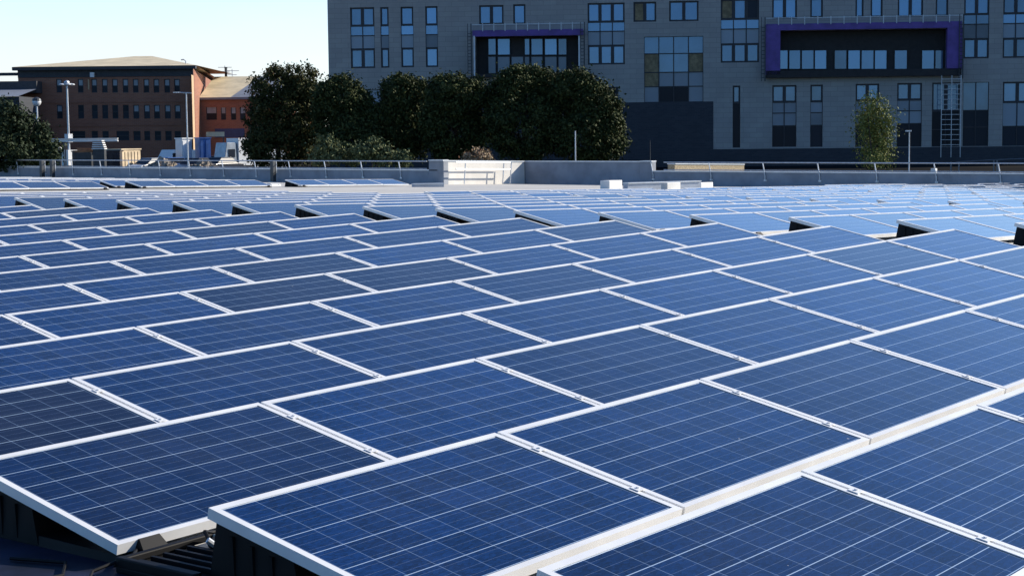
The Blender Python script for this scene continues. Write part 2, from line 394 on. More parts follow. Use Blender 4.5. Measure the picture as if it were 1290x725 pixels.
for idx,(ar,mtx,info,end) in enumerate(panels[:300]+extra):
    grp='solar panels in rows on the roof'
    if idx<300 and (ar>260 or idx<150):
        root=empty('solar_panel',None,label(info),'solar panel',grp,mtx)
        fo=bpy.data.objects.new('frame',ME_frame); C.objects.link(fo); fo.parent=root
        go=bpy.data.objects.new('glass',ME_glass); C.objects.link(go); go.parent=root
        bo=bpy.data.objects.new('backsheet',ME_back); C.objects.link(bo); bo.parent=root
        if end!=1:
            st=bpy.data.objects.new('joint_strip',ME_strip); C.objects.link(st); st.parent=root
            if idx<45:
                for ci in (0,1):
                    cl=bpy.data.objects.new('clamp',ME_clamps[ci]); C.objects.link(cl); cl.parent=root
        if end:
            su=bpy.data.objects.new('support',ME_sup[end]); C.objects.link(su); su.parent=root
    elif end==-1:
        root=empty('solar_panel',None,label(info),'solar panel',grp,mtx)
        fo=bpy.data.objects.new('module',ME_simple); C.objects.link(fo); fo.parent=root
        su=bpy.data.objects.new('support',ME_sup[end]); C.objects.link(su); su.parent=root
    else:
        root=bpy.data.objects.new('solar_panel',ME_simple); C.objects.link(root); root.matrix_world=mtx
        tag(root,label(info),'solar panel',grp)
    if info[3]==0 and info[0].startswith('back'):
        df=bpy.data.objects.new('under_edge_shade',ME_undershade); C.objects.link(df); df.parent=root
# the remaining, smallest ones
rest=panels[300:]
if rest:
    bm=bmesh.new(); 
    for ar,mtx,info,end in rest:
        tmp=ME_simple.copy(); tmp.transform(mtx); bm.from_mesh(tmp); bpy.data.meshes.remove(tmp)
        if end==-1:
            tmp=ME_sup[-1].copy(); tmp.transform(mtx); n0=len(bm.faces); bm.from_mesh(tmp); bpy.data.meshes.remove(tmp)
            bm.faces.ensure_lookup_table()
            for f_ in bm.faces[n0:]: f_.material_index=2
    me=bpy.data.meshes.new('distant_solar_panels'); bm.to_mesh(me); bm.free()
    for m_ in (M_alu,M_cells,M_black): me.materials.append(m_)
    o=bpy.data.objects.new('distant_solar_panels',me); C.objects.link(o)
    tag(o,'pale strips of the most distant small solar panels before the parapet','solar panels',kind='stuff')
print('PANELS',len(panels))

# ------------------------------------------------------------ parapets and guard rails
def wallbox(name,m,p0,p1,h,t,label=None,cat='parapet wall',inward=Vector((-1,0,0)),coping=True,hb=.0):
    # wall from p0 to p1 (xy), standing on the roof; front face on the line, thickness away from `inward`
    n=max(1,int((Vector(p1)-Vector(p0)).length/8)); mid=Vector(((p0[0]+p1[0])/2,(p0[1]+p1[1])/2,0)); mid.z=zroof(mid.x,mid.y)
    root=empty(name,mid,label,cat)
    b=MB(); cp=MB(); off=-inward.normalized()
    for k in range(n):
        A=Vector((p0[0]+(p1[0]-p0[0])*k/n,p0[1]+(p1[1]-p0[1])*k/n,0)); Bq=Vector((p0[0]+(p1[0]-p0[0])*(k+1)/n,p0[1]+(p1[1]-p0[1])*(k+1)/n,0))
        za,zb=zroof(A.x,A.y),zroof(Bq.x,Bq.y)
        def q(P,z,o): r=Vector((P.x,P.y,z))+off*o-mid; return r
        b.hexa([q(A,za-.05,0),q(Bq,zb-.05,0),q(Bq,zb-.05,t),q(A,za-.05,t)],[q(A,za+h,0),q(Bq,zb+h,0),q(Bq,zb+h,t),q(A,za+h,t)])
        if coping: cp.hexa([q(A,za+h+.002,-.04),q(Bq,zb+h+.002,-.04),q(Bq,zb+h+.002,t+.04),q(A,za+h+.002,t+.04)],[q(A,za+h+.05,-.04),q(Bq,zb+h+.05,-.04),q(Bq,zb+h+.05,t+.04),q(A,za+h+.05,t+.04)])
    b.build('wall',m,root)
    if coping: cp.build('coping',M_coping,root)
    return root
wallbox('parapet_wall',M_para,(XF_L,48.75),(XF_L,128),.66,.3,'low grey parapet under the railing behind the left back panels')
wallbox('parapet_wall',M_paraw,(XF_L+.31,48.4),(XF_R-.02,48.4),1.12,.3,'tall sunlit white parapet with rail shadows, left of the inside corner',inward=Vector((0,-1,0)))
wallbox('parapet_pier',M_para,(XF_L-.04,48.36),(XF_L-.04,49.3),1.14,.34,'narrow shaded end pier left of the sunlit white parapet')
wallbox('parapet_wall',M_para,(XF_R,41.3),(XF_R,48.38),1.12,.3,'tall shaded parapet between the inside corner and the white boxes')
wallbox('parapet_pier',M_para,(XF_R-.05,40.6),(XF_R-.05,41.28),1.14,.35,'narrow grey pier ending the tall shaded parapet')
wallbox('parapet_wall',M_para,(XF_R,-12),(XF_R,40.58),.66,.3,'low grey parapet under the railing along the right side')
M_pebble=mat('pebbledash',(.42,.34,.22),.9,0,.3,14,col2=(.20,.15,.09),bump=.4)
r_=wallbox('brown_wall',M_pebble,(65.3,39.9),(71.9,39.9),1.02,.4,'brown pebbledash wall with white coping behind the right parapet',inward=Vector((0,-1,0)))
def guard(xw,y0,y1,pix,label,side=-1):
    mid=Vector((xw,(y0+y1)/2,0)); mid.z=zroof(mid.x,mid.y); root=empty('guard_rail',mid,label,'railing')
    def q(y,h,o=0): return Vector((xw+o,y,zroof(xw,y)+h))-mid
    n=12; ysn=[y0+(y1-y0)*k/n for k in range(n+1)]
    m=MB(); m.tube([q(y,1.12,-.07) for y in ysn],.026,8); m.build('top_rail',M_galv,root)
    m=MB(); m.tube([q(y,.76,-.07) for y in ysn],.022,8); m.build('lower_rail',M_galv,root)
    for px in pix:
        p=hit(px,212,Vector((xw-.07,0,0)),Vector((1,0,0)))
        m=MB(); lean=.10
        m.tube([q(p.y-.02,.30,-.05),q(p.y-.02,.50,-.05),q(p.y+.10,1.13,-.07)],.027,8)
        m.box(tuple(q(p.y-.09,.26,-.05)),tuple(q(p.y+.05,.34,-.002)))
        m.build('post',M_galv,root)
guard(XF_L,49.4,120,[22,56,91,127,163,201,239,281,322,365,410,456,504],'grey tubular guard railing along the left parapet')
guard(XF_R,10,39.9,[822,895,963,1032,1104,1179,1260],'grey tubular guard railing along the right parapet')
# short return of railing in front of the sunlit wall
rr=empty('guard_rail',Vector((61,47.9,zroof(61,47.9))),'short white railing fixed before the sunlit parapet','railing')
def q3(x,h,y=47.95): return Vector((x,y,zroof(x,y)+h))-Vector((61,47.9,zroof(61,47.9)))
m=MB(); m.tube([q3(58.4,.74),q3(62.6,.74)],.035); m.build('lower_rail',M_coping,rr)
m=MB(); m.tube([q3(58.4,1.08),q3(62.6,1.08)],.03); m.build('top_rail',M_galv,rr)
for x in (59.0,62.0,62.6):
    m=MB(); m.tube([q3(x,.02),q3(x+.12,1.1)],.028); m.build('post',M_galv,rr)
# dark stanchions standing on the roof by the left railing
for px,lab in ((53,'dark steel stanchion by the left railing, left one of the pair'),(66,'dark steel stanchion by the left railing, right one of the pair'),(344,'single dark steel stanchion by the railing before the trees')):
    p=hit(px,212,Vector((XF_L-.5,0,0)),Vector((1,0,0))); z=zroof(p.x,p.y)
    e=empty('stanchion',(p.x,p.y,z),lab,'post','dark stanchions by the railing')
    m=MB(); m.box((-.11,-.11,0),(.11,.11,1.1)); m.build('post',M_darkpost,e,.01)
    m=MB(); m.box((-.18,-.18,0),(.18,.18,.03)); m.build('base_plate',M_galv,e)
    m=MB(); m.box((.112,-.13,.03),(.14,-.04,1.08)); m.build('light_strip',M_coping,e)
# white and grey boxes, slabs and domes on the roof
M_whitebox=mat('white_painted_metal',(.78,.77,.74),.5,0,.05,2)
M_whitebox2=mat('off_white_metal',(.62,.61,.58),.6,0,.1,2)
M_greybox=mat('grey_painted_metal',(.38,.42,.48),.5,0,.08,2)
def roofpt(px,py):
    return hit(px,py,Vector((O2.x,O2.y,z2(O2.x,O2.y))),n2)
def rbox(name,px,py,wx,wy,h,mt,label,cat,lid=True,group=None):
    p=roofpt(px,py); e=empty(name,p,label,cat,group)
    m=MB(); m.box((-wx/2,-wy/2,-.05),(wx/2,wy/2,h)); m.build('body',mt,e,.015)
    if lid:
        m=MB(); m.box((-wx/2-.05,-wy/2-.05,h+.002),(wx/2+.05,wy/2+.05,h+.07)); m.build('lid',mt,e,.01)
    return e
rbox('rooftop_unit',770,238.5,.9,.45,.36,M_whitebox,'white rooftop box standing before the tall shaded parapet','rooftop box',lid=False)
rbox('rooftop_unit',845,239.5,.95,.3,.30,M_whitebox2,'small white rooftop box, middle of three along the low grey kerb','rooftop box',lid=False)
rbox('rooftop_unit',887,237.5,.95,.3,.26,M_whitebox,'small white rooftop box at the right end of the low kerb','rooftop box',lid=False)
def lowkerb(pxa,pya,pxb,pyb,h,label):
    a,b=roofpt(pxa,pya),roofpt(pxb,pyb); mid=(a+b)/2; e=empty('roof_kerb',mid,label,'kerb')
    d=(b-a); d.z=0; L=d.length; ang=math.atan2(d.y,d.x); T=Matrix.Rotation(ang,4,'Z')
    m=MB(); m.box((-L/2,-.15,-.1),(L/2,.15,h),T=T); m.build('upstand',M_greybox,e)
    m=MB(); m.box((-L/2,-.19,h+.002),(L/2,.19,h+.04),T=T); m.build('cap',M_coping,e)
lowkerb(788,239,880,238.5,.28,'low grey kerb running between the white rooftop boxes')
lowkerb(520,235.5,558,235.5,.12,'low grey roof kerb left of the sunlit parapet foot')
for px,py,lab in ((44,236.8,'white domed roof vent before the far left back panels'),(418,234.0,'white domed roof vent before the back block near the corner')):
    p=roofpt(px,py); e=empty('domed_vent',p,lab,'roof vent','white domed vents on the roof')
    m=MB(); m.ball((0,0,.12),.16,n=14,h=8,sz=.8); m.build('dome',M_whitebox,e)
    m=MB(); m.tube([(0,0,-.03),(0,0,.1)],.09,12); m.build('collar',M_whitebox,e)
for px,py,wd,lab in ((271,235.0,.55,'first'),(310,234.4,.5,'second'),(344,234.2,.6,'third'),(386,233.8,.5,'fourth')):
    p=roofpt(px,py); e=empty('ballast_slab',p,'white ballast slab before the back panels, %s from the left'%lab,'slab','white ballast slabs before the back panels')
    m=MB(); T=Matrix.Rotation(rn.uniform(-.3,.3),4,'Z'); m.box((-wd/2,-.2,-.02),(wd/2,.2,.06),T=T); m.build('lower_slab',M_whitebox,e,.01)
    m=MB(); T=Matrix.Rotation(rn.uniform(-.3,.3),4,'Z'); m.box((-wd/2+.08,-.17,.062),(wd/2-.04,.17,.12),T=T); m.build('upper_slab',M_whitebox,e,.01)

# ------------------------------------------------------------ black mounting tray and slab in the front gap
def A1(u,v,h): return O1+B1@Vector((u,v,h))
e=empty('mounting_tray',A1(.30,.26,-HR),'black plastic mounting tray with a round hole between the two nearest panels','mounting tray')
e.rotation_euler=(0,-SA,0)
m=MB()
m.box((-.36,-.24,.004),(.02,.20,.030)); m.box((-.36,-.24,.032),(-.33,.20,.065)); m.box((-.36,.17,.032),(.40,.20,.062)); m.box((.02,-.24,.004),(.42,-.10,.03))
m.build('tray',M_black,e,.006)
m=MB(); pts=[(.06+.075*math.cos(2*math.pi*k/24),.02+.075*math.sin(2*math.pi*k/24),.055) for k in range(25)]
m.tube(pts,.016,8,cap=False); m.build('ring',M_black,e)
m=MB(); m.tube([(.06+.072*math.cos(2*math.pi*k/24),.02+.072*math.sin(2*math.pi*k/24),.004) for k in (0,)]+[(.06,.02,.05)],.06,16); m.build('socket',M_black,e)
m=MB()
for k in range(5): m.box((-.30+.06*k,-.20,.031),(-.285+.06*k,.14,.05))
m.build('ribs',M_black,e)
m=MB(); m.tube([(-.02,.05,.07),(.0,.10,.10),(.06,.13,.08),(.16,.12,.07),(.24,.05,.06)],.008,6); m.build('cable',M_black,e)
m=MB(); m.tube([(-.02,.02,.06),(-.045,.035,.085)],.012,8); m.build('connector',M_galv,e)
e=empty('shade_sheet',A1(-.55,.3,-HR),'dark blue sheet of painted shade on the roof under the nearest panel ends','mat'); e.rotation_euler=(0,-SA,0)  # added sheet, dark to stand for deep shade on the pale roof
M_shade=mat('painted_shade',(.016,.022,.055),.55,0,.35,3,col2=(.006,.008,.016),spec=.3)
m=MB(); m.box((-1.6,-1.9,.001),(.62,1.9,.0035)); m.build('sheet',M_shade,e)
m=MB(); m.box((-.16,-1.9,.0045),(.0,1.9,.05)); m.build('shade_edge',M_black,e,.004)  # black strip belonging to the added shade sheet
e=empty('power_cable',A1(-.08,.35,-HR),'black cable lying loosely on the painted shade beside the nearest panels','cable')
m=MB(); m.tube([(-.30,-.55,.012),(-.18,-.30,.012),(-.25,-.05,.014),(-.08,.12,.03),(.10,.10,.06),(.22,.22,.05)],.007,6); m.tube([(-.33,.25,.012),(-.14,.22,.012),(-.02,.36,.015),(-.10,.60,.012)],.007,6); m.build('cable',M_black,e)
m=MB(); m.tube([(-.255,-.06,.016),(-.225,-.03,.018)],.013,8); m.build('plug',M_galv,e)
e=empty('ballast_slab',A1(.62,.36,-HR),'cream ballast slab showing in the gap under the nearest panels','slab')
m=MB(); m.box((-.22,-.11,.004),(.22,.11,.055)); m.build('slab',mat('concrete_slab',(.62,.56,.45),.85,0,.12,12,bump=.3),e,.006)

# ------------------------------------------------------------ facades
class Facade:
    def __init__(s,origin,theta):
        s.e=(RGT*math.cos(theta)-FWD*math.sin(theta)).normalized(); s.up=Vector((0,0,1))
        s.n=s.e.cross(s.up); 
        if s.n.dot(FWD)>0: s.n=-s.n       # points to the viewer
        s.o=origin; s.mat=Matrix((s.e,-s.n,s.up)).transposed()   # local: x along, y into the building, z up
        s.M=Matrix.Translation(origin)@s.mat.to_4x4()
    def p(s,px,py,off=0):
        h=hit(px,py,s.o+s.n*off,s.n)-s.o; return (h.dot(s.e),h.z)
    def rect(s,x0,y0,x1,y1,off=0):
        a=s.p((x0+x1)/2,(y0+y1)/2,off); l=s.p(x0,(y0+y1)/2,off)[0]; r=s.p(x1,(y0+y1)/2,off)[0]
        t=s.p((x0+x1)/2,y0,off)[1]; b=s.p((x0+x1)/2,y1,off)[1]; return (l,b,r,t)
def holed_wall(m,X0,Z0,X1,Z1,holes,rev,mi=0,mr=0):
    xs=sorted({X0,X1}|{h[0] for h in holes}|{h[2] for h in holes}); zs=sorted({Z0,Z1}|{h[1] for h in holes}|{h[3] for h in holes})
    xs=[x for x in xs if X0<=x<=X1]; zs=[z for z in zs if Z0<=z<=Z1]
    for a,b in zip(xs,xs[1:]):
        run=None
        for c,d in zip(zs,zs[1:]):
            cx,cz=(a+b)/2,(c+d)/2
            inside=any(h[0]<cx<h[2] and h[1]<cz<h[3] for h in holes)
            if inside:
                if run: m.face([(a,0,run[0]),(b,0,run[0]),(b,0,run[1]),(a,0,run[1])],mi); run=None
            else: run=(run[0] if run else c,d)
        if run: m.face([(a,0,run[0]),(b,0,run[0]),(b,0,run[1]),(a,0,run[1])],mi)
    for l,b,r,t in holes:
        m.face([(l,0,b),(l,rev,b),(l,rev,t),(l,0,t)],mr); m.face([(r,0,b),(r,0,t),(r,rev,t),(r,rev,b)],mr)
        m.face([(l,0,b),(r,0,b),(r,rev,b),(l,rev,b)],mr); m.face([(l,0,t),(l,rev,t),(r,rev,t),(r,0,t)],mr)
def stone_mat(name,c1,c2,mortar,bw,bh,ms,var,rough=.85):
    q=N(name); co=q.n('ShaderNodeTexCoord').outputs['Object']
    mp=q.n('ShaderNodeMapping'); q.l(co,mp.inputs[0]); mp.inputs['Rotation'].default_value=(R(90),0,0)
    br=q.n('ShaderNodeTexBrick'); q.l(mp.outputs[0],br.inputs['Vector']); br.inputs['Scale'].default_value=1
    br.inputs['Brick Width'].default_value=bw; br.inputs['Row Height'].default_value=bh; br.inputs['Mortar Size'].default_value=ms
    br.inputs['Color1'].default_value=c1+(1,); br.inputs['Color2'].default_value=c2+(1,); br.inputs['Mortar'].default_value=mortar+(1,)
    f=q.ramp(q.noise(.35,6,co,.65),.3,.7)
    q.l(q.mix(q.math('MULTIPLY',f,var),br.outputs['Color'],tuple(c*.6 for c in c1)),q.b.inputs['Base Color']); q.b.inputs['Roughness'].default_value=rough
    return q.m
M_stone=stone_mat('grey_masonry',(.38,.365,.335),(.335,.32,.30),(.25,.245,.235),1.2,.45,.018,.5)
M_plinth=stone_mat('dark_brick',(.045,.05,.06),(.03,.035,.045),(.06,.06,.065),.45,.15,.012,.5)
def glassm(name,col,rough=.06,spec=1.0,metal=.0):
    q=N(name); co=q.n('ShaderNodeTexCoord').outputs['Object']
    f=q.ramp(q.noise(.5,3,co),.35,.65)
    oi=q.n('ShaderNodeObjectInfo'); v=q.mix(f,tuple(c*.75 for c in col),col); q.l(q.mix(oi.outputs['Random'],v,tuple(min(1,c*1.9) for c in col)),q.b.inputs['Base Color']); q.b.inputs['Roughness'].default_value=rough
    q.b.inputs['Specular IOR Level'].default_value=spec; q.b.inputs['Metallic'].default_value=metal; q.b.inputs['IOR'].default_value=1.6
    return q.m
M_pane=glassm('window_glass',(.07,.15,.28),.08,.8,.36)
M_panel=glassm('spandrel_glass',(.13,.16,.19),.35,.5,.1)
M_dkpane=glassm('dark_glass',(.012,.016,.024),.3,.12)
M_frame=mat('charcoal_frame',(.02,.022,.03),.5)
M_board=mat('plywood_board',(.26,.20,.11),.8,0,.2,3)
M_purple=mat('purple_cladding',(.125,.065,.29),.55,0,.14,1.2)
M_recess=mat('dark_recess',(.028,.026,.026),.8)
M_hole=mat('dark_interior',(.01,.01,.012),.9)
F=Facade(at(645,172,155),R(4.5)); F.o.z=CAM.z-5.5
F=Facade(F.o,R(4.5))
Z_TOP=CAM.z+13.8-F.o.z
bld=empty('office_building',None,'large grey masonry building under construction with purple framed bays','building',mat=F.M)
# window spec: rect, columns, list of row bands (y0,y1,kind) ; kinds b blue, l light, g grey, d dark, t timber board
WIN=[]
def tall(x0,x1,ys,cols,kinds=('B','l','g','B'),top=None): WIN.append((x0,ys[0],x1,ys[4],cols,[(ys[0],ys[1],kinds[0]),(ys[1],ys[2],kinds[1]),(ys[2],ys[3],kinds[2]),(ys[3],ys[4],kinds[3])]))
tall(441.5,472,(9.5,33,45,61.5,86),2); tall(479.5,490,(9.2,32.6,44.6,61,85.5),1); tall(505,521,(8.7,32,44,60.5,84.8),1); tall(536,551.6,(8,31.6,43.6,60,84.6),1)
WIN.append((603.6,6.7,634.3,31,2,[(6.7,31,'B')])); WIN.append((646.5,5.6,662,30.7,1,[(5.6,30.7,'B')]))
tall(740.4,787,(3.8,28,39.5,57,81.4),3)
WIN.append((798,2.6,826.6,27.6,2,[(2.6,27.6,'TB')])); WIN.append((843,1.3,880,26.9,2,[(1.3,26.9,'B')]))
WIN.append((811.5,46,886,128.7,4,[(46,67.5,'b'),(67.5,91,'tbbt'),(91,109,'tggg'),(109,128.7,'gddg')]))
WIN.append((765,109.5,779,129,1,[(109.5,129,'D')])); WIN.append((462,113,480.6,150,1,[(113,131,'g'),(131,150,'d')])); WIN.append((538,112,551.6,150,1,[(112,131,'g'),(131,150,'d')]))
WIN.append((700,112,716,150,1,[(112,131,'g'),(131,150,'d')])) 
tall(908,956.3,(-1,24.5,36.5,55,78.8),3,('TBD','l','g','B'))
WIN.append((972.8,-2,1004,24,2,[(-2,24,'B')])); WIN.append((1020.8,-2,1036.7,22.5,1,[(-2,22.5,'B')])); WIN.append((1077.7,-3,1088,22,1,[(-3,22,'B')]))
WIN.append((1096.8,-3,1112,21.8,1,[(-3,21.8,'B')])); WIN.append((1131,-4,1163,21.5,2,[(-4,21.5,'B')])); WIN.append((1178.8,-4,1194.7,20.7,1,[(-4,20.7,'B')]))
tall(1214.4,1246.2,(-5,18.5,30.5,48.5,73.7),2); tall(1263.6,1296,(-5,17.5,29.5,48,73),2); tall(1312,1340,(-5,17,29,47.5,72.5),2)
def grnd(x0,x1,yt,cols,yb=185): WIN.append((x0,yt,x1,yb,cols,[(yt,yt+21.5,'B'),(yt+21.5,yt+35,'r'),(yt+35,yt+51,'g'),(yt+51,yb,'d')]))
WIN.append((923,108,932.5,186,1,[(108,130,'B'),(130,186,'d')]))
grnd(972.8,1003.3,107.4,2); grnd(1020.8,1036.4,106.8,1); grnd(1077.7,1107.3,105.6,2); grnd(1130,1161.3,104.6,2)
WIN.append((1174,104,1209,184.6,2,[(104,140,'B'),(140,163,'d'),(163,184.6,'d')])); WIN.append((1213,103.5,1245.5,184.2,2,[(103.5,139,'b'),(139,160,'d'),(160,184.2,'d')])); WIN.append((1263,103,1300,183.8,2,[(103,129,'B'),(129,159,'g'),(159,183.8,'d')]))
# storeys above the picture keep their windows too
for (x0,x1,c) in ((441.5,472,2),(479.5,490,1),(505,521,1),(536,551.6,1),(603.6,634.3,2),(646.5,662,1),(740.4,787,3),(798,826.6,2),(843,880,2),(908,956.3,3),(972.8,1004,2),(1020.8,1036.7,1),(1077.7,1088,1),(1131,1163,2),(1214.4,1246.2,2)):
    pass
holes=[]; RV=.22
bays=[dict(out=(595,30,736.5,97),inn=(600,46,729,93)),dict(out=(963,26,1211,97),inn=(982.4,38,1191.5,88))]
for wdw in WIN: holes.append(F.rect(*wdw[:4]))
inner=[F.rect(*b['inn']) for b in bays]
XL=F.p(413.5,60)[0]; XR=F.p(1500,60)[0]
step=F.p(898.5,150)[0]; zA=F.p(840,128.5)[1]; zB=F.p(1100,186)[1]
m=MB()
# masonry: left part above the dark plinth, right part lower
hl=[h for h in holes+inner]
holed_wall(m,XL,zA,step,Z_TOP,[h for h in hl if h[2]<=step],RV)
holed_wall(m,step,zB,XR,Z_TOP,[h for h in hl if h[0]>=step],RV)
DP=22
m.face([(XL,0,zA),(XL,0,Z_TOP),(XL,DP,Z_TOP),(XL,DP,zA)]); m.face([(XR,0,zB),(XR,DP,zB),(XR,DP,Z_TOP),(XR,0,Z_TOP)]); m.face([(XL,DP,zA),(XL,DP,Z_TOP),(XR,DP,Z_TOP),(XR,DP,zA)])
m.build('wall',M_stone,bld)
m=MB(); m.face([(XL,0,Z_TOP),(XR,0,Z_TOP),(XR,DP,Z_TOP),(XL,DP,Z_TOP)]); m.box((XL-.1,-.15,Z_TOP+.002),(XR+.1,.3,Z_TOP+.4)); m.build('roof',M_coping,bld)
m=MB(); m.box((XL,-.06,-2),(step,DP-.1,zA-.003)); m.box((step+.003,-.06,-2),(XR,DP-.1,zB-.003)); m.build('plinth',M_plinth,bld)
# masonry inner body so that nothing is seen through the openings
m=MB(); m.face([(XL+.1,1.2,zA),(XR-.1,1.2,zA),(XR-.1,1.2,Z_TOP-.1),(XL+.1,1.2,Z_TOP-.1)]); m.build('interior',M_hole,bld)
pmat={'b':M_pane,'l':M_pane,'g':M_panel,'d':M_dkpane,'t':M_board,'r':M_panel}
for wdw,h in zip(WIN,holes):
    l,b,r,t=h; cols=wdw[4]; fr=MB(); pn={}
    ww=(r-l)/cols
    y0=RV-.10; y1=RV-.03
    for (ya,yb,kinds) in wdw[5]:
        zt=t-(ya-wdw[1])/(wdw[3]-wdw[1])*(t-b); zb=t-(yb-wdw[1])/(wdw[3]-wdw[1])*(t-b)
        for c in range(cols):
            k=kinds[c] if len(kinds)==cols and cols>1 else kinds[0]
            thick=.15 if k.isupper() else .045
            if cols*thick*2>(r-l)*.8: thick=.1
            x0=l+ww*c; x1=x0+ww
            fr.box((x0,y0,zb),(x0+thick,y1,zt)); fr.box((x1-thick,y0,zb),(x1,y1,zt))
            fr.box((x0+thick,y0,zb),(x1-thick,y1,zb+thick)); fr.box((x0+thick,y0,zt-thick),(x1-thick,y1,zt))
            kk=k.lower(); q=pn.setdefault(kk,MB())
            yy=RV-.05
            q.face([(x0+thick,yy,zb+thick),(x1-thick,yy,zb+thick),(x1-thick,yy,zt-thick),(x0+thick,yy,zt-thick)])
    wo=fr.build('window',M_frame,bld)
    for kk,q in pn.items(): q.build({'t':'board','g':'spandrel','d':'dark_pane','r':'spandrel'}.get(kk,'pane'),pmat[kk],wo)
# projecting bays
def bay(i,purpcols,cols,rows,boardkind,posts):
    o=F.rect(*bays[i]['out']); n=inner[i]; pr=-.75
    root=bld
    m=MB(); bxc=sum(bays[i]['out'][::2])/2; t=F.rect(bxc-1,(37.4 if i==0 else 28.6),bxc+1,(45.2 if i==0 else 36.8),off=.75)
    m.box((o[0]+.1,pr,t[1]),(o[2]-.1,-.003,t[3])); b_=m.build('bay',M_purple,root); tag(b_,'purple framed projecting bay on the %s'%('left' if i==0 else 'right'))
    if purpcols:
        for (a,c,ya,yb) in purpcols:
            q=F.rect(a,ya,c,yb); m=MB(); m.box((q[0],pr+.01,q[1]),(q[2],-.003,t[1]-.003)); m.build('side_panel',M_purple,b_)
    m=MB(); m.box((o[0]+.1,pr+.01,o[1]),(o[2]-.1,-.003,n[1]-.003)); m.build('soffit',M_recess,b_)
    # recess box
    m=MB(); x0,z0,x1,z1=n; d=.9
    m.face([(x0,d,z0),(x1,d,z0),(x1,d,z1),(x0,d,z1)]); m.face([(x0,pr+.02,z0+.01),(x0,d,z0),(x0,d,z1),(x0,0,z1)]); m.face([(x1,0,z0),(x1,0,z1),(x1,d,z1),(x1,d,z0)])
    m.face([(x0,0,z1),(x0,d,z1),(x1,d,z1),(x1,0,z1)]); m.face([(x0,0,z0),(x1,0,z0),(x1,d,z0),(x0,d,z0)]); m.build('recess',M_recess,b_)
    for (a,ya,c,yb,kk) in cols:
        q=F.rect(a,ya,c,yb); w_=MB(); g=MB(); th=.05; yy=d-.12
        for s_ in ((q[0],q[1],q[0]+th,q[3]),(q[2]-th,q[1],q[2],q[3]),(q[0]+th,q[1],q[2]-th,q[1]+th),(q[0]+th,q[3]-th,q[2]-th,q[3])): w_.box((s_[0],yy,s_[1]),(s_[2],yy+.08,s_[3]))
        g.face([(q[0]+th,yy+.04,q[1]+th),(q[2]-th,yy+.04,q[1]+th),(q[2]-th,yy+.04,q[3]-th),(q[0]+th,yy+.04,q[3]-th)])
        w=w_.build('window',M_frame,b_); g.build('pane',pmat[kk],w)
    # scaffold edge: white posts and little top rail
    m=MB(); za=t[3]; zr=za+.55
    n_=posts
    m.box((o[0],pr-.1,za+.48),(o[2],pr-.05,za+.53)); 
    for k in range(n_+1):
        x=o[0]+(o[2]-o[0]-.08)*k/n_; m.box((x,pr-.1,za-.1),(x+.07,pr-.05,za+.6))
    m.build('edge_rail',M_galv,b_)
    for x in (o[0]-.05,o[2]-.05): 
        m=MB()
        m.box((x,pr-.12,o[1]-.3),(x+.10,pr-.02,za+.6))
        for k in range(14): m.box((x-.25,pr-.11,o[1]+(za-o[1])*k/14),(x,pr-.04,o[1]+(za-o[1])*k/14+.05))
        m.box((x-.30,pr-.12,o[1]-.3),(x-.25,pr-.02,za+.6)); m.build('scaffold_tower',M_darkpost,b_)

    return b_
c0=[]
for a,c in ((613.7,624),(625.7,641.8),(659.8,666.6),(668.2,683.3),(685.3,701.2),(702.5,713.5)): c0.append((a,48,c,69,'b'))
for a,c in ((613.7,624),(625.7,641.8),(643,659),(659.8,666.6),(668.2,683.3),(685.3,701.2),(702.5,713.5)): c0.append((a,70.5,c,92.5,'g'))
b0=bay(0,[],c0,2,None,10)
m=MB(); 
for px in (598.6,730): q=F.rect(px-.9,46,px+.9,96); m.box((q[0],-.78,q[1]),(q[2],-.6,q[3]))
m.build('white_post',M_coping,b0)
c1=[]
for a,c in ((325,358),(361,408),(411,461),(463,512),(542,592),(596,646),(649,700),(702,752),(781,833),(890,941),(943,977)): c1.append((880+a/3.146,62.5,880+c/3.146,87,'b'))
b1=bay(1,[(963.3,982.2,41,94.7),(1191.5,1210.4,38,88)],c1,1,None,15)
# ladder scaffold under the right bay
lf=F.rect(1185.5,95,1211,184,off=.9)
lad=empty('scaffold_ladder',F.M@Vector((lf[0],-.9,lf[1])),'pale scaffold ladder tower standing below the right purple bay','scaffold')
lad.rotation_euler=F.mat.to_euler()
m=MB(); W_=lf[2]-lf[0]; H_=lf[3]-lf[1]
for x in (0,W_*.5,W_-.08): m.box((x,-.03,-1),(x+.055,.03,H_))
m.build('uprights',M_galv,lad)
m=MB()
for k in range(14): m.box((0,-.025,H_*k/14+.1),(W_,.025,H_*k/14+.14))
m.build('rungs',M_galv,lad)

# ------------------------------------------------------------ brick building far left
M_brick=stone_mat('red_brick',(.37,.14,.075),(.28,.105,.06),(.30,.20,.15),.6,.2,.02,.4)
M_fascia_shade=mat('dark_fascia_and_shade',(.05,.05,.055),.7)
M_roofb=mat('buff_roof_tiles',(.64,.54,.36),.8,0,.12,.4)
M_slate_shade=mat('slate_and_shade_roof',(.20,.22,.26),.6,0,.1,.6)
M_pale=mat('pale_window',(.30,.33,.36),.3,0,.1,1)
FB=Facade(at(136,180,252),R(0)); FB.o.z=CAM.z-2.6; FB=Facade(FB.o,R(0))
brk=empty('brick_building',None,'long three storey red brick building with shallow buff roof','building',mat=FB.M)
bx=lambda *a:FB.rect(*a)
XL2=FB.p(23.5,120)[0]; XR2=FB.p(244.3,120)[0]; ZE=FB.p(136,88)[1]
wins=[]
def cw(c): return c/3.909
for c in (291,397,464,516,566,618,668,721,770,823,872): wins.append(bx(cw(c)-3.5,99.6,cw(c)+3.5,116.8))
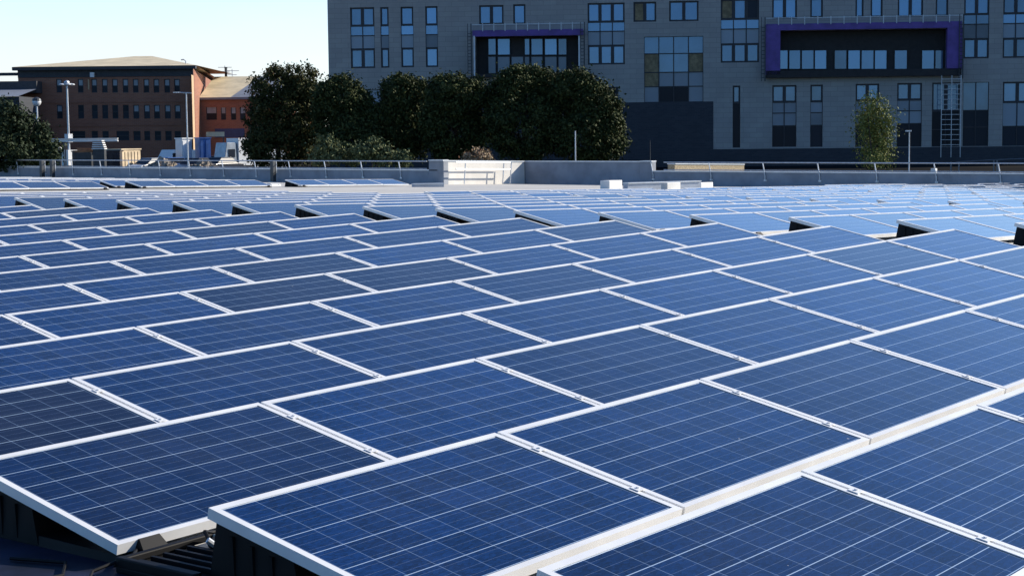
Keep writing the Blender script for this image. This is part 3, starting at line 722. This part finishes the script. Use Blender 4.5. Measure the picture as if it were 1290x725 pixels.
for c in (294,399,467,518,568,620,671,724,773,826,875): wins.append(bx(cw(c)-3.7,132.2,cw(c)+3.7,149.5))
for c,w_ in ((385,9),(467,4),(520,4),(605,8),(675,4.5),(725,3.7),(778,4),(830,4),(876,4)): wins.append(bx(cw(c)-w_,165,cw(c)+w_,177))
m=MB(); holed_wall(m,XL2,-1,XR2,ZE,wins,.3)
D2=70
sv=Vector((.0,1,0))
m.face([(XL2,0,-1),(XL2,0,ZE),(XL2,D2,ZE),(XL2,D2,-1)]); m.face([(XL2,D2,-1),(XL2,D2,ZE),(XR2,D2,ZE),(XR2,D2,-1)])
# right side wall slanting so that it is seen
SX=FB.p(249.5,120)[0]
S1=FB.M.inverted()@at(275,150,322); 
m.face([(XR2,0,-1),(S1.x,S1.y,-1),(S1.x,S1.y,ZE),(XR2,0,ZE)]); m.build('wall',M_brick,brk)
m=MB(); m.face([(XL2,1.0,-1),(XR2-.1,1.0,-1),(XR2-.1,1.0,ZE-.1),(XL2,1.0,ZE-.1)]); m.build('interior',M_hole,brk)
m=MB(); zf=FB.p(136,97)[1]
m.box((XL2-.6,-.9,ZE+.003),(XR2+.5,.0,ZE+.5)); m.box((XL2,-.12,zf),(XR2,-.003,ZE)); m.box((XL2-3.4,-.2,FB.p(30,95)[1]),(XL2-.01,1,FB.p(30,91.5)[1])); m.build('fascia_and_shade',M_fascia_shade,brk)  # the flat wall band is eave overhang shade put into colour
for yy in (128,157.5):
    z=FB.p(136,yy)[1]; m=MB(); m.box((XL2,-.10,z-.15),(XR2,-.003,z+.15)); m.build('string_course',M_brick,brk)
m=MB(); zr=FB.p(150,74.5)[1]+1.2; ra=FB.p(140,80)[0]; rb=FB.p(163,80)[0]; e0=ZE+.5
ex0,ex1=XL2-.6,XR2+.6
dm=16
m.face([(ex0,-.9,e0),(ex1,-.9,e0),(rb,dm,zr),(ra,dm,zr)]); m.face([(ex0,-.9,e0),(ra,dm,zr),(ex0,2*dm,e0)]); m.face([(ex1,-.9,e0),(ex1,2*dm,e0),(rb,dm,zr)]); m.face([(ra,dm,zr),(rb,dm,zr),(ex1,2*dm,e0),(ex0,2*dm,e0)])
m.face([(ex1,-.9,e0),(S1.x+1.0,S1.y,e0),(S1.x-14,S1.y,e0+1.5),(rb,dm,zr)])
m.build('roof',M_roofb,brk)
for i,h in enumerate(wins):
    l,b,r,t=h; fr=MB(); th=.12
    fr.box((l,.12,b),(l+th,.2,t)); fr.box((r-th,.12,b),(r,.2,t)); fr.box((l+th,.12,b),(r-th,.2,b+th)); fr.box((l+th,.12,t-th),(r-th,.2,t)); zm=b+(t-b)*.5; fr.box((l+th,.12,zm-.06),(r-th,.2,zm+.06))
    w_=fr.build('window',M_frame,brk)
    u=MB(); u.face([(l+th,.17,zm),(r-th,.17,zm),(r-th,.17,t-th),(l+th,.17,t-th)]); u.build('pane',M_dkpane if (11<=i<17 and i not in (11,)) or i>21 else M_pale,w_)
    u=MB(); u.face([(l+th,.17,b+th),(r-th,.17,b+th),(r-th,.17,zm),(l+th,.17,zm)]); u.build('lower_pane',M_dkpane,w_)
# bright corner pilaster and downpipe
M_sand=mat('sandstone',(.55,.38,.22),.8,0,.1,2)
q=bx(244.3,94.5,248.2,176); m=MB(); 
pl_=Matrix.Rotation(R(35),4,'Z')
k_=4.2/8.45; kd=k_*S1.y/(S1.x-XR2); m.face([(XR2+.03,-.05,-1),(XR2+k_,kd-.1,-1),(XR2+k_,kd-.1,ZE-1),(XR2+.03,-.05,ZE-1)]); m.build('corner_pilaster',M_sand,brk)
q=bx(111.2,100,112.8,113); m=MB(); m.box((q[0],-.25,q[1]),(q[2],-.004,q[3])); m.build('downpipe',M_sand,brk)
q=bx(114.5,91.5,119.5,97.5); m=MB(); m.box((q[0],-.6,q[1]),(q[2],-.13,q[3])); m.build('floodlight',M_whitebox,brk)
m=MB(); a=FB.p(231,84)[0]; za=FB.p(231,85)[1]; m.tube([(a,2,za-1),(a,2,za+1),(a-.3,2,za+1.25),(a-.7,2,za+1.2)],.09); m.build('vent_pipe',M_galv,brk)
# lower wing
wing=empty('brick_wing',None,'low brick wing with buff roof and painted shaded hip right of the tall brick building','building',mat=Matrix.Translation(FB.M@Vector((XR2,14,0)))@FB.mat.to_4x4())
FW=Facade(FB.M@Vector((XR2,14,0)),0); FW.o.z=FB.o.z
wx=lambda *a:FW.rect(*a)
x1=FW.p(352,120)[0]; x0=FW.p(251,120)[0]; ze=FW.p(290,122.6)[1]; zt=FW.p(290,110)[1]
ww=[wx(259.7,135,273.2,151),wx(278.3,135.5,284.8,151),wx(290.9,135.5,297.6,151),wx(302.3,135.5,309.5,151),wx(315,135.5,321,151)]
m=MB(); holed_wall(m,x0,-1,x1,ze,ww,.3); m.face([(x1,0,-1),(x1,20,-1),(x1,20,ze),(x1,0,ze)]); m.build('wall',M_brick,wing)
m=MB(); m.face([(x0,1,-1),(x1-.1,1,-1),(x1-.1,1,ze-.1),(x0,1,ze-.1)]); m.build('interior',M_hole,wing)
for h in ww:
    l,b,r,t=h; fr=MB(); th=.12; zm=(b+t)/2
    fr.box((l,.12,b),(l+th,.2,t)); fr.box((r-th,.12,b),(r,.2,t)); fr.box((l+th,.12,zm-.06),(r-th,.2,zm+.06)); w_=fr.build('window',M_frame,wing)
    u=MB(); u.face([(l+th,.17,zm),(r-th,.17,zm),(r-th,.17,t),(l+th,.17,t)]); u.build('pane',M_pale,w_)
    u=MB(); u.face([(l+th,.17,b),(r-th,.17,b),(r-th,.17,zm),(l+th,.17,zm)]); u.build('lower_pane',M_dkpane,w_)
a1=FW.p(291,122)[0]; a2=FW.p(312,112)[0]; m=MB(); zt+=2.2
m.face([(x0,-.5,ze),(a1,-.5,ze),(a2,14,zt),(x0,14,zt)]); m.build('roof',M_roofb,wing)
m=MB(); m.face([(a1+.01,-.5,ze),(x1,-.5,ze),(x1,14,zt),(a2+.01,14,zt)]); m.box((x0,-.55,ze-.35),(x1,-.004,ze-.01)); m.build('slate_and_shade_roof',M_slate_shade,wing)  # blue-grey part of the slope paints the shaded hip into the colour
q=wx(271,162,308,173); m=MB(); m.box((q[0],-.1,q[1]),(q[2],-.004,q[3])); m.build('blue_shutter',mat('blue_paint',(.03,.06,.16),.5),wing)
e=empty('flue',FW.M@Vector((FW.p(263.5,110)[0],16,ze)),'tall thin dark flue above the low brick wing roof','flue'); m=MB(); m.tube([(0,0,-.5),(0,0,5.2)],.22,10); m.build('pipe',M_darkpost,e); m=MB(); m.tube([(0,0,5.2),(0,0,5.4)],.28,10); m.build('cap',M_darkpost,e)
for px,hh in ((284,4.2),(293,3.6)):
    e=empty('aerial',at(px,113,300),'thin rooftop aerial behind the wing roof, %s one'%('left' if px<290 else 'right'),'aerial')
    m=MB(); m.tube([(0,0,0),(0,0,hh)],.06,6); m.build('mast',M_galv,e); m=MB(); m.tube([tuple(RGT*-1.2+Vector((0,0,hh-.3))),tuple(RGT*1.2+Vector((0,0,hh-.3)))],.05,6); m.tube([tuple(RGT*-.8+Vector((0,0,hh-1)))  ,tuple(RGT*.8+Vector((0,0,hh-1)))],.05,6); m.build('crossbar',M_galv,e)
# building at the far left edge
p=at(-20,180,240); FL=Facade(Vector((p.x,p.y,CAM.z-2.6)),0)
lb=empty('low_building',None,'dark low building with slate roof at the left edge','building',mat=FL.M)
lx0=FL.p(-60,120)[0]; lx1=FL.p(24,120)[0]; zz=lambda y:FL.p(10,y)[1]
m=MB(); m.box((lx0,0,-1),(lx1,10,zz(121.5))); m.build('wall',M_plinth,lb)
m=MB(); m.face([(lx0,-.4,zz(121.5)),(lx1,-.4,zz(121.5)),(lx1,9,zz(110)),(lx0,9,zz(110))]); m.build('roof',M_slate_shade,lb)
m=MB(); m.box((lx0,9,zz(115)),(lx1,18,zz(99.5))); m.build('upper_storey',M_fascia_shade,lb)

# ------------------------------------------------------------ foliage
def leafmat(name,a,b,c=None):
    q=N(name); g=q.n('ShaderNodeNewGeometry'); oi=q.n('ShaderNodeAttribute',attribute_name='tone')
    col=q.mix(oi.outputs['Fac'],a,b)
    if c: col=q.mix(q.ramp(oi.outputs['Fac'],.82,.95),col,c)
    q.l(col,q.b.inputs['Base Color']); q.b.inputs['Roughness'].default_value=.65; q.b.inputs['Specular IOR Level'].default_value=.1
    return q.m
L_dark=leafmat('dark_leaves',(.011,.019,.007),(.075,.088,.028))
L_red=leafmat('turning_leaves',(.012,.019,.007),(.085,.085,.028),(.16,.075,.03))
L_con=leafmat('conifer_leaves',(.014,.024,.012),(.04,.055,.025))
L_light=leafmat('pale_leaves',(.022,.034,.012),(.17,.19,.09))
L_sap=leafmat('sapling_leaves',(.07,.085,.02),(.24,.25,.07))
L_rust=leafmat('rusty_shrub_leaves',(.12,.05,.03),(.42,.34,.22))
M_bark=mat('bark',(.06,.045,.035),.9,0,.2,6)
def crown(lobes,n,size,rng,flat=.0,clump=None,hollow=.55):
    """leaf quads gathered in clumps near the surface of several lobes"""
    vs=[];fs=[];tone=[]
    tot=sum(l[1][0]*l[1][2] for l in lobes)
    for c,r in lobes:
        c=Vector(c); k=int(n*(r[0]*r[2])/tot); nc=max(10,k//45)
        for _ in range(nc):
            while True:
                d=Vector((rng.gauss(0,1),rng.gauss(0,1),rng.gauss(0,1)))
                if d.length>.1: break
            d.normalize(); rad=rng.uniform(hollow,1.0)**.7*rng.uniform(.9,1.08)
            cc=c+Vector((d.x*r[0]*rad,d.y*r[1]*rad,d.z*r[2]*rad)); cs=(clump or .45)*rng.uniform(.6,1.35); ct=rng.random()
            for _ in range(45):
                o=Vector((rng.gauss(0,1),rng.gauss(0,1),rng.gauss(0,.8)))*cs*.5
                p=cc+o; nrm=(o.normalized()*.7+Vector((rng.uniform(-1,1),rng.uniform(-1,1),rng.uniform(-.4,1)))).normalized()
                a=nrm.orthogonal().normalized(); a.rotate(mathutils.Quaternion(nrm,rng.uniform(0,6.28))); b=nrm.cross(a)
                s_=size*rng.uniform(.6,1.3); i=len(vs)
                vs+=[p-a*s_,p-b*s_*.55,p+a*s_,p+b*s_*.55]; fs.append((i,i+1,i+2,i+3)); t=min(1,max(0,ct*.55+rng.random()*.5-.02)); tone+=[t]
    return vs,fs,tone
def crown_obj(name,data,mt,parent,org):
    vs,fs,tone=data; me=bpy.data.meshes.new(name); me.from_pydata([tuple(v-org) for v in vs],[],fs); me.materials.append(mt)
    at_=me.attributes.new('tone','FLOAT','FACE'); at_.data.foreach_set('value',tone)
    o=bpy.data.objects.new(name,me); C.objects.link(o); o.parent=parent; return o
def tree(name,px,ptop,wpx,depth,label,cat,mt,n,size,seed,lobes=None,trunk_r=.22,pbot=205,group=None,clump=.45,hollow=.55):
    rng=random.Random(seed); base=at(px,200,depth); zg=gz(base); base.z=zg; top=at(px,ptop,depth).z; bot=at(px,pbot,depth).z; s_=depth/FPX
    root=empty(name,base,label,cat,group)
    org=base
    if lobes is None:
        lobes=[]; hw=wpx/2*s_; hh=(top-bot)/2; cz=(top+bot)/2
        lobes.append((base+Vector((0,0,cz-base.z)),(hw*.86,hw*.8,hh*.95)))
        for k in range(7):
            an=rng.uniform(0,6.28); rz=rng.uniform(-.2,.72)
            q=math.sqrt(1-rz*rz)*.62
            lobes.append((base+RGT*(math.cos(an)*hw*q)+FWD*(math.sin(an)*hw*q)+Vector((0,0,cz-base.z+rz*hh)),(hw*.42,hw*.42,hw*.38)))
    else: lobes=[(at(a,b,depth+rng.uniform(-.8,.8)),(c*s_,c*s_,d*s_)) for a,b,c,d in lobes]
    crown_obj('crown',crown(lobes,n,size,rng,clump=clump,hollow=hollow),mt,root,org)
    t=MB(); H=top-zg
    t.tube([(0,0,-.3),(rng.uniform(-.1,.1),rng.uniform(-.1,.1),H*.4),(rng.uniform(-.3,.3),rng.uniform(-.3,.3),H*.85)],[trunk_r,trunk_r*.75,trunk_r*.2],8)
    for k in range(6):
        an=rng.uniform(0,6.28); h0=H*rng.uniform(.3,.6); L=wpx*s_*.36
        t.tube([(0,0,h0),(math.cos(an)*L*.5,math.sin(an)*L*.5,h0+L*.4),(math.cos(an)*L,math.sin(an)*L,h0+L*.95)],[trunk_r*.45,trunk_r*.28,trunk_r*.08],6)
    t.build('trunk',M_bark,root)
    return root
G='dark broadleaf trees before the grey building'
tree('broadleaf_tree',352,88,90,124,'broad dark tree at the left end of the tree row, reddish top','tree',L_red,42000,.115,11,group=G,lobes=[(345,118,30,34),(378,105,24,27),(335,150,24,38),(372,150,34,46),(350,185,42,28),(395,125,18,24),(325,180,16,20),(380,172,28,34),(392,150,18,26)])
tree('broadleaf_tree',436,95,78,121,'rounded dark tree in front of the grey building left corner','tree',L_dark,36000,.115,12,group=G,lobes=[(432,124,27,30),(452,140,22,26),(418,150,24,34),(445,175,34,30),(410,120,12,18),(462,160,16,26)])
tree('broadleaf_tree',508,93,70,122,'narrow dark tree with uneven top, between two rounder ones','tree',L_dark,33000,.115,13,group=G,lobes=[(507,122,23,28),(495,114,13,17),(522,120,16,22),(508,165,34,40),(486,150,14,22)])
tree('broadleaf_tree',576,92,82,120,'dark flat topped tree below the left purple bay','tree',L_dark,40000,.115,14,group=G,lobes=[(575,122,30,29),(556,114,18,18),(598,118,18,20),(575,168,42,38),(545,150,14,26)])
tree('broadleaf_tree',662,79,92,119,'tallest dark tree, covering the lower left purple bay','tree',L_dark,42000,.115,15,group=G,lobes=[(665,112,33,32),(650,106,20,22),(688,112,20,24),(660,160,48,44),(630,130,18,30)])
tree('broadleaf_tree',742,86,94,118,'dark spreading tree at the right end of the tree row','tree',L_dark,42000,.115,16,group=G,lobes=[(728,116,28,30),(745,128,28,30),(758,150,28,34),(735,170,44,34),(768,176,18,26),(712,120,16,24)])
tree('conifer_tree',22,130,110,104,'dark dense conifer at the left edge beyond the railing','tree',L_con,26000,.12,21,group=None,lobes=[(12,160,26,28),(-10,150,26,26),(38,176,24,24),(56,192,18,16),(10,190,40,22)],pbot=210)
tree('shrub',413,172,36,100,'pale leafy shrub behind the railing, left one','shrub',L_light,3500,.10,31,lobes=[(410,186,10,14),(424,193,9,12),(402,198,8,9)],trunk_r=.06,group='pale shrubs behind the railing',clump=.4,hollow=.2)
tree('shrub',466,178,50,100,'wide pale leafy shrub behind the railing, middle one','shrub',L_light,4500,.10,32,lobes=[(455,192,12,13),(472,191,12,14),(484,197,9,10),(444,198,8,9)],trunk_r=.06,group='pale shrubs behind the railing',clump=.4,hollow=.2)
tree('shrub',508,194,18,99,'small pale shrub behind the railing, right one','shrub',L_light,1600,.10,33,lobes=[(507,201,8,8)],trunk_r=.05,group='pale shrubs behind the railing',clump=.35,hollow=.2)
tree('shrub',601,191,38,97,'rust and cream shrub showing above the sunlit parapet','shrub',L_rust,1800,.09,34,lobes=[(592,198,7,7),(602,197,6,8),(612,198,7,7)],trunk_r=.05,clump=.3,hollow=.1)
tree('sapling',1101,118,58,98,'slender yellow green young tree before the right windows','tree',L_sap,6500,.075,35,lobes=[(1101,138,13,20),(1095,160,19,20),(1110,165,16,22),(1100,185,22,20),(1104,205,20,12),(1088,150,10,12),(1116,146,9,14)],trunk_r=.09,pbot=215,clump=.62,hollow=.1)

# ------------------------------------------------------------ lamps and posts
M_lampw=mat('lamp_head_white',(.75,.76,.76),.4)
def pole(px,py0,py1,depth,rad,label,kind,group=None):
    b=at(px,py1,depth); t=at(px,py0,depth); zg=gz(b); e=empty('street_lamp' if 'post' not in kind else 'steel_post',Vector((b.x,b.y,zg)),label,'street lamp' if 'post' not in kind else 'post',group)
    H=t.z-zg; m=MB(); m.tube([(0,0,0),(0,0,H*.3),(0,0,H)],[rad*1.25,rad*1.1,rad*.8],10); m.build('pole',M_darkpost if kind=='dpost' else M_galv,e)
    if kind=='flood':
        for k in range(4):
            a=k*math.pi/2+.5; d=RGT*math.cos(a)+FWD*math.sin(a)
            m=MB(); c=d*.62+Vector((0,0,H-.15)); m.tube([d*.15+Vector((0,0,H-.1)),c],.05,6); m.ball(c-Vector((0,0,.1)),.34,sz=.4); m.build('lamp_head',M_lampw,e)
        m=MB(); m.ball((0,0,H),.33,sz=.8); m.build('crown_head',M_galv,e)
        m=MB(); hb=at(px,174,depth).z-zg; m.box((-.35,-.35,hb-.5),(.35,.35,hb+.5)); m.build('control_box',M_lampw,e,.03)
        m=MB(); hb=at(px,189,depth).z-zg; m.box((-.7,-.7,-.2),(.7,.7,hb)); m.build('concrete_base',M_whitebox,e,.03)
    if kind=='globe':
        m=MB(); m.ball((0,0,H),.42,m=0,n=16,h=10); m.build('globe',M_lampw,e); m=MB(); m.tube([(0,0,H+.1),(0,0,H+.3),(0,0,H+.46)],[.44,.38,.1],14); m.build('cap',M_darkpost,e)
    if kind=='arm':
        m=MB(); m.tube([(0,0,H),tuple(RGT*-.5+Vector((0,0,H+.03)))],.045,6); m.tube([(0,0,H),tuple(RGT*.35+Vector((0,0,H-.02)))],.045,6); m.build('arm',M_galv,e); m=MB(); T=Matrix.Rotation(-R(51.8),4,'Z'); m.box((-.85,-.08,H+.0),(-.45,.08,H+.06),T=T); m.build('lamp_head',M_lampw,e,.02)
    if kind=='small':
        m=MB(); T=Matrix.Rotation(-R(51.8),4,'Z'); m.box((-.24,-.1,H),(.12,.1,H+.09),T=T); m.build('lamp_head',M_lampw,e,.02)
    return e
pole(87,104,190,205,.125,'tall floodlight mast with round heads before the brick building','flood')
pole(48.5,128.5,195,160,.10,'short globe lamp beside the dark conifer','globe')
pole(237,117,208,110,.05,'slim street lamp with flat arm right of the cream container','arm')
pole(725,165,206,98,.04,'thin white post before the dark trees','post')
pole(1145,166,218,105,.045,'small lamp post right of the young tree','small')
pole(819,177,206,130,.035,'thin dark post near the plinth corner','dpost')
M_fence=mat('fence_steel',(.16,.18,.2),.5,.3)
# mesh fence and bollards in front of the grey building
fe=empty('site_fence',at(1255,205,110),'faint grey steel site fence behind the right railing','fence')
o_=at(1255,205,110)
m=MB(); 
for py in (200.5,):
    m.tube([tuple(at(1205,204,112)-o_),tuple(at(1250,201.5,110)-o_),tuple(at(1320,198.5,106)-o_)],.03,6)
m.build('rail',M_fence,fe)
for px in (1198,1208,1252,1256,1300):
    a=at(px,204 if px<1230 else 201,111); m=MB(); b=Vector((a.x,a.y,gz(a))); m.tube([tuple(b-o_),tuple(a-o_)],.05,6); m.build('post',M_fence,fe)
e=empty('meter_box',at(1176.5,217,96),'small white box behind the right railing','box'); m=MB(); m.box((-.14,-.14,-.4),(.14,.14,.22)); m.build('cabinet',M_whitebox,e,.02); m=MB(); m.box((-.06,-.06,-5.2),(.06,.06,-.6)); m.build('stand',M_galv,e)

# ------------------------------------------------------------ yard in front of the brick building
T52=Matrix.Rotation(-R(51.8213),4,'Z')
def loc_empty(name,px,depth,label,cat,rot=0,group=None,z=0):
    p=at(px,200,depth); p.z=gz(p)+z; e=empty(name,p,label,cat,group); e.rotation_euler=(0,0,-R(51.8213)+rot); return e
def topz_(px,py,depth): 
    p=at(px,py,depth); return p.z-gz(p)
M_cream=mat('cream_paint',(.66,.52,.34),.6,0,.16,.8); M_wood=mat('orange_timber',(.42,.20,.09),.8,0,.2,2); M_tyre=mat('rubber',(.02,.02,.02),.8)
M_bluep=mat('blue_painted_steel',(.05,.13,.36),.45); M_silver=mat('silver_car_paint',(.4,.42,.44),.3,.3); M_darkp=mat('dark_car_paint',(.03,.035,.05),.3); M_redp=mat('red_car_paint',(.2,.03,.03),.3)
M_whitep=mat('white_vehicle_paint',(.78,.78,.76),.35,0,.04)
def container(px,depth,w_,dep,pytop,mt,label,rot=0,name='container',cat='container'):
    h_=topz_(px,pytop,depth); e=loc_empty(name,px,depth,label,cat,rot)
    m=MB(); m.box((-w_/2,0,.15),(w_/2,dep,h_)); k=int(w_/.4)
    for i in range(k): m.box((-w_/2+i*w_/k+.05,-.05,.3),(-w_/2+(i+.5)*w_/k+.05,-.003,h_-.15))
    m.build('body',mt,e); m=MB(); m.box((-w_/2-.06,-.08,h_+.003),(w_/2+.06,dep+.06,h_+.10)); m.build('roof',mt,e)
    m=MB(); m.box((-w_/2,0,-.1),(-w_/2+.3,dep,.147)); m.box((w_/2-.3,0,-.1),(w_/2,dep,.147)); m.build('skids',M_darkpost,e)
    return e
container(165,140,2.6,1.6,188.7,M_cream,'cream site container behind the railing left of the street lamp',R(66))
container(121,138,3.9,1.2,191,M_darkp,'dark long hoarding box beside the cream container')
container(259,141,.95,1.2,174.5,M_bluep,'blue steel container left of the white lorry',R(30))
container(236,141,1.0,.9,175,M_whitep,'small white cabin behind the slim street lamp',R(48),'site_cabin','cabin')
e=loc_empty('steel_beam',107,136,'long pale steel beam lying across trestles beside the mast','beam'); hb=topz_(107,177,136)
m=MB(); m.box((-2.7,-.15,hb-.09),(2.7,.15,hb-.02)); m.box((-2.7,-.04,hb-.02),(2.7,.04,hb+.13)); m.box((-2.7,-.15,hb+.13),(2.7,.15,hb+.18)); m.build('beam',M_whitebox,e)
for x in (-1.6,1.4):
    m=MB(); m.box((x-.04,-.3,-.1),(x+.04,-.22,hb-.093)); m.box((x-.04,.22,-.1),(x+.04,.3,hb-.093)); m.box((x-.03,-.22,hb-.4),(x+.03,.22,hb-.3)); m.build('trestle',M_darkpost,e)
e=loc_empty('stacked_slabs',124,134,'stack of white slabs with dark gaps under the pale beam','stack'); hb=topz_(124,188,134)
for k in range(5):
    m=MB(); m.box((-.52+.03*k,0,hb+k*.155),(.5-.05*k,.9,hb+k*.155+.085)); m.build('slab',M_whitebox,e)
m=MB(); m.box((-.45,.1,-.1),(.45,.8,hb-.003)); m.build('pallet',M_darkpost,e)
e=loc_empty('timber_pile',106,135,'pile of orange timber planks right of the floodlight mast','timber'); hb=topz_(106,192,135)
for k in range(9):
    m=MB(); T=Matrix.Translation((0,0,hb))@Matrix.Rotation(rn.uniform(-.08,.08),4,'Y')@Matrix.Rotation(rn.uniform(-.25,.25),4,'Z'); x=rn.uniform(-.3,.3); m.box((-.8+x,-.15+.12*k,.01+.085*(k%4)),(.8+x,-.04+.12*k,.075+.085*(k%4)),T=T); m.build('plank',M_wood,e)
m=MB(); m.box((-.6,-.1,-.1),(.6,1,hb-.02)); m.build('bearer',M_darkpost,e)
e=loc_empty('water_tank',74,132,'round white tank end beside the dark conifer','tank'); hb=topz_(74,188,132); m=MB(); m.ball((0,0,hb),.28,n=16,h=10,sz=.8); m.build('tank',M_whitebox,e); m=MB(); m.box((-.2,-.15,-.1),(.2,.15,hb-.15)); m.build('cradle',M_darkpost,e)
e=loc_empty('site_board',272,146,'pale rectangular board standing before the brick wing','board',R(25)); hb=topz_(272,172,146)
m=MB(); m.box((-.8,-.03,hb),(.8,.03,hb+.4)); m.build('board',M_cream,e)
for x in (-.7,.7): m=MB(); m.box((x-.04,-.03,-.1),(x+.04,.03,hb-.003)); m.build('leg',M_darkpost,e)
def wheel(e,x,y,r):
    m=MB(); m.tube([(x,y-.13,r),(x,y+.13,r)],r,18); o=m.build('wheel',M_tyre,e); m=MB(); m.tube([(x,y-.14,r),(x,y+.14,r)],r*.55,12); m.build('rim',M_silver,o)
e=loc_empty('truck',297,139,'white lorry with a boxy body parked by the brick wing','truck',R(42)); ht=topz_(300,174,139)
m=MB(); m.box((-1.7,-.85,.45),(1.3,.85,.75)); m.build('chassis',M_darkpost,e)
m=MB(); m.box((-.3,-.9,.76),(1.3,.9,ht)); m.build('cargo_box',M_whitep,e,.03)
m=MB(); m.hexa([(-1.75,-.85,.5),(-.42,-.85,.5),(-.42,.85,.5),(-1.75,.85,.5)],[(-1.35,-.8,ht-.35),(-.42,-.8,ht-.35),(-.42,.8,ht-.35),(-1.35,.8,ht-.35)]); cb=m.build('cab',M_silver,e,.05)
m=MB(); m.box((-1.2,-.87,1.45),(-.6,-.83,2.1)); m.build('side_window',M_dkpane,cb)
for x in (-1.2,.8):
    wheel(e,x,-.75,.40); wheel(e,x,.75,.40)
def car(px,depth,mt,label,rot=0,van=False):
    e=loc_empty('van' if van else 'parked_car',px,depth,label,'van' if van else 'car',rot,'vehicles parked in the yard')
    W2=.85; m=MB()
    if van: prof=[(-2.3,.3),(2.3,.3),(2.35,1.0),(2.3,2.0),(-1.3,2.05),(-1.9,1.2),(-2.35,1.0)]
    else: prof=[(-2.1,.25),(2.1,.25),(2.15,.75),(2.0,.95),(1.35,1.0),(-1.2,.98),(-2.0,.82),(-2.15,.6)]
    m.hexa([(x,-W2,z) for x,z in prof],[(x,W2,z) for x,z in prof]); m.build('body',mt,e,.04)
    if not van:
        m=MB(); m.hexa([(x,-W2*.92,1.001) for x in (-1.15,1.4)]+[(x,W2*.92,1.001) for x in (1.4,-1.15)],[(x,-W2*.75,1.42) for x in (-.5,.95)]+[(x,W2*.75,1.42) for x in (.95,-.5)]); m.build('cabin',M_dkpane,e,.03)
        m=MB(); m.hexa([(x,-W2*.74,1.422) for x in (-.5,.95)]+[(x,W2*.74,1.422) for x in (.95,-.5)],[(x,-W2*.7,1.47) for x in (-.42,.9)]+[(x,W2*.7,1.47) for x in (.9,-.42)]); m.build('roof',mt,e)
    else:
        m=MB(); m.box((-1.6,-W2-.01,1.25),(-.8,-W2+.02,1.75)); m.build('side_window',M_dkpane,e)
    for x in (-1.35,1.35):
        wheel(e,x,-W2+.1,.32); wheel(e,x,W2-.1,.32)
    return e
car(276,137,M_darkp,'dark car parked left of the white lorry',R(60))
car(214,139,M_bluep,'blue car parked right of the cream container',R(35))
car(246,134,M_darkp,'dark car parked behind the slim street lamp',R(70))
car(190,136,M_silver,'silver car parked beside the cream container',R(55))
car(325,142,M_whitep,'white van mostly hidden by the trees',R(30),van=True)
car(226,150,M_whitep,'white van standing left of the small white cabin',R(55),van=True)
car(270,150,M_redp,'red car behind the blue steel container',R(20))
# heaps of spoil and rubble between the vehicles
M_rub=mat('rubble',(.34,.29,.23),.95,0,.3,4,col2=(.12,.10,.09))
for px,d_,r_0,lab in ((205,134,1.1,'low heap of pale rubble right of the cream container'),(255,131,.9,'small heap of rubble before the blue steel container')):
    e=loc_empty('rubble_heap',px,d_,lab,'rubble'); rg=random.Random(px); m=MB()
    for k in range(70):
        a=rg.uniform(0,6.28); q=rg.random()**.6; x,y=math.cos(a)*q*r_0*1.6,math.sin(a)*q*r_0; z=(1-q)*r_0*.9+.45; s_=rg.uniform(.10,.26)
        T=Matrix.Translation((x,y,z))@mathutils.Euler((rg.uniform(0,3),rg.uniform(0,3),rg.uniform(0,3))).to_matrix().to_4x4(); m.box((-s_,-s_*.6,-s_*.4),(s_,s_*.6,s_*.4),T=T)
    m.hexa([(math.cos(t)*r_0*1.7,math.sin(t)*r_0*1.2,-.1) for t in [k*math.pi/5 for k in range(10)]],[(math.cos(t)*r_0*.4,math.sin(t)*r_0*.3,r_0*.9+.4) for t in [k*math.pi/5 for k in range(10)]])
    tag(m.build('rubble_heap_pieces',M_rub,e),kind='stuff')
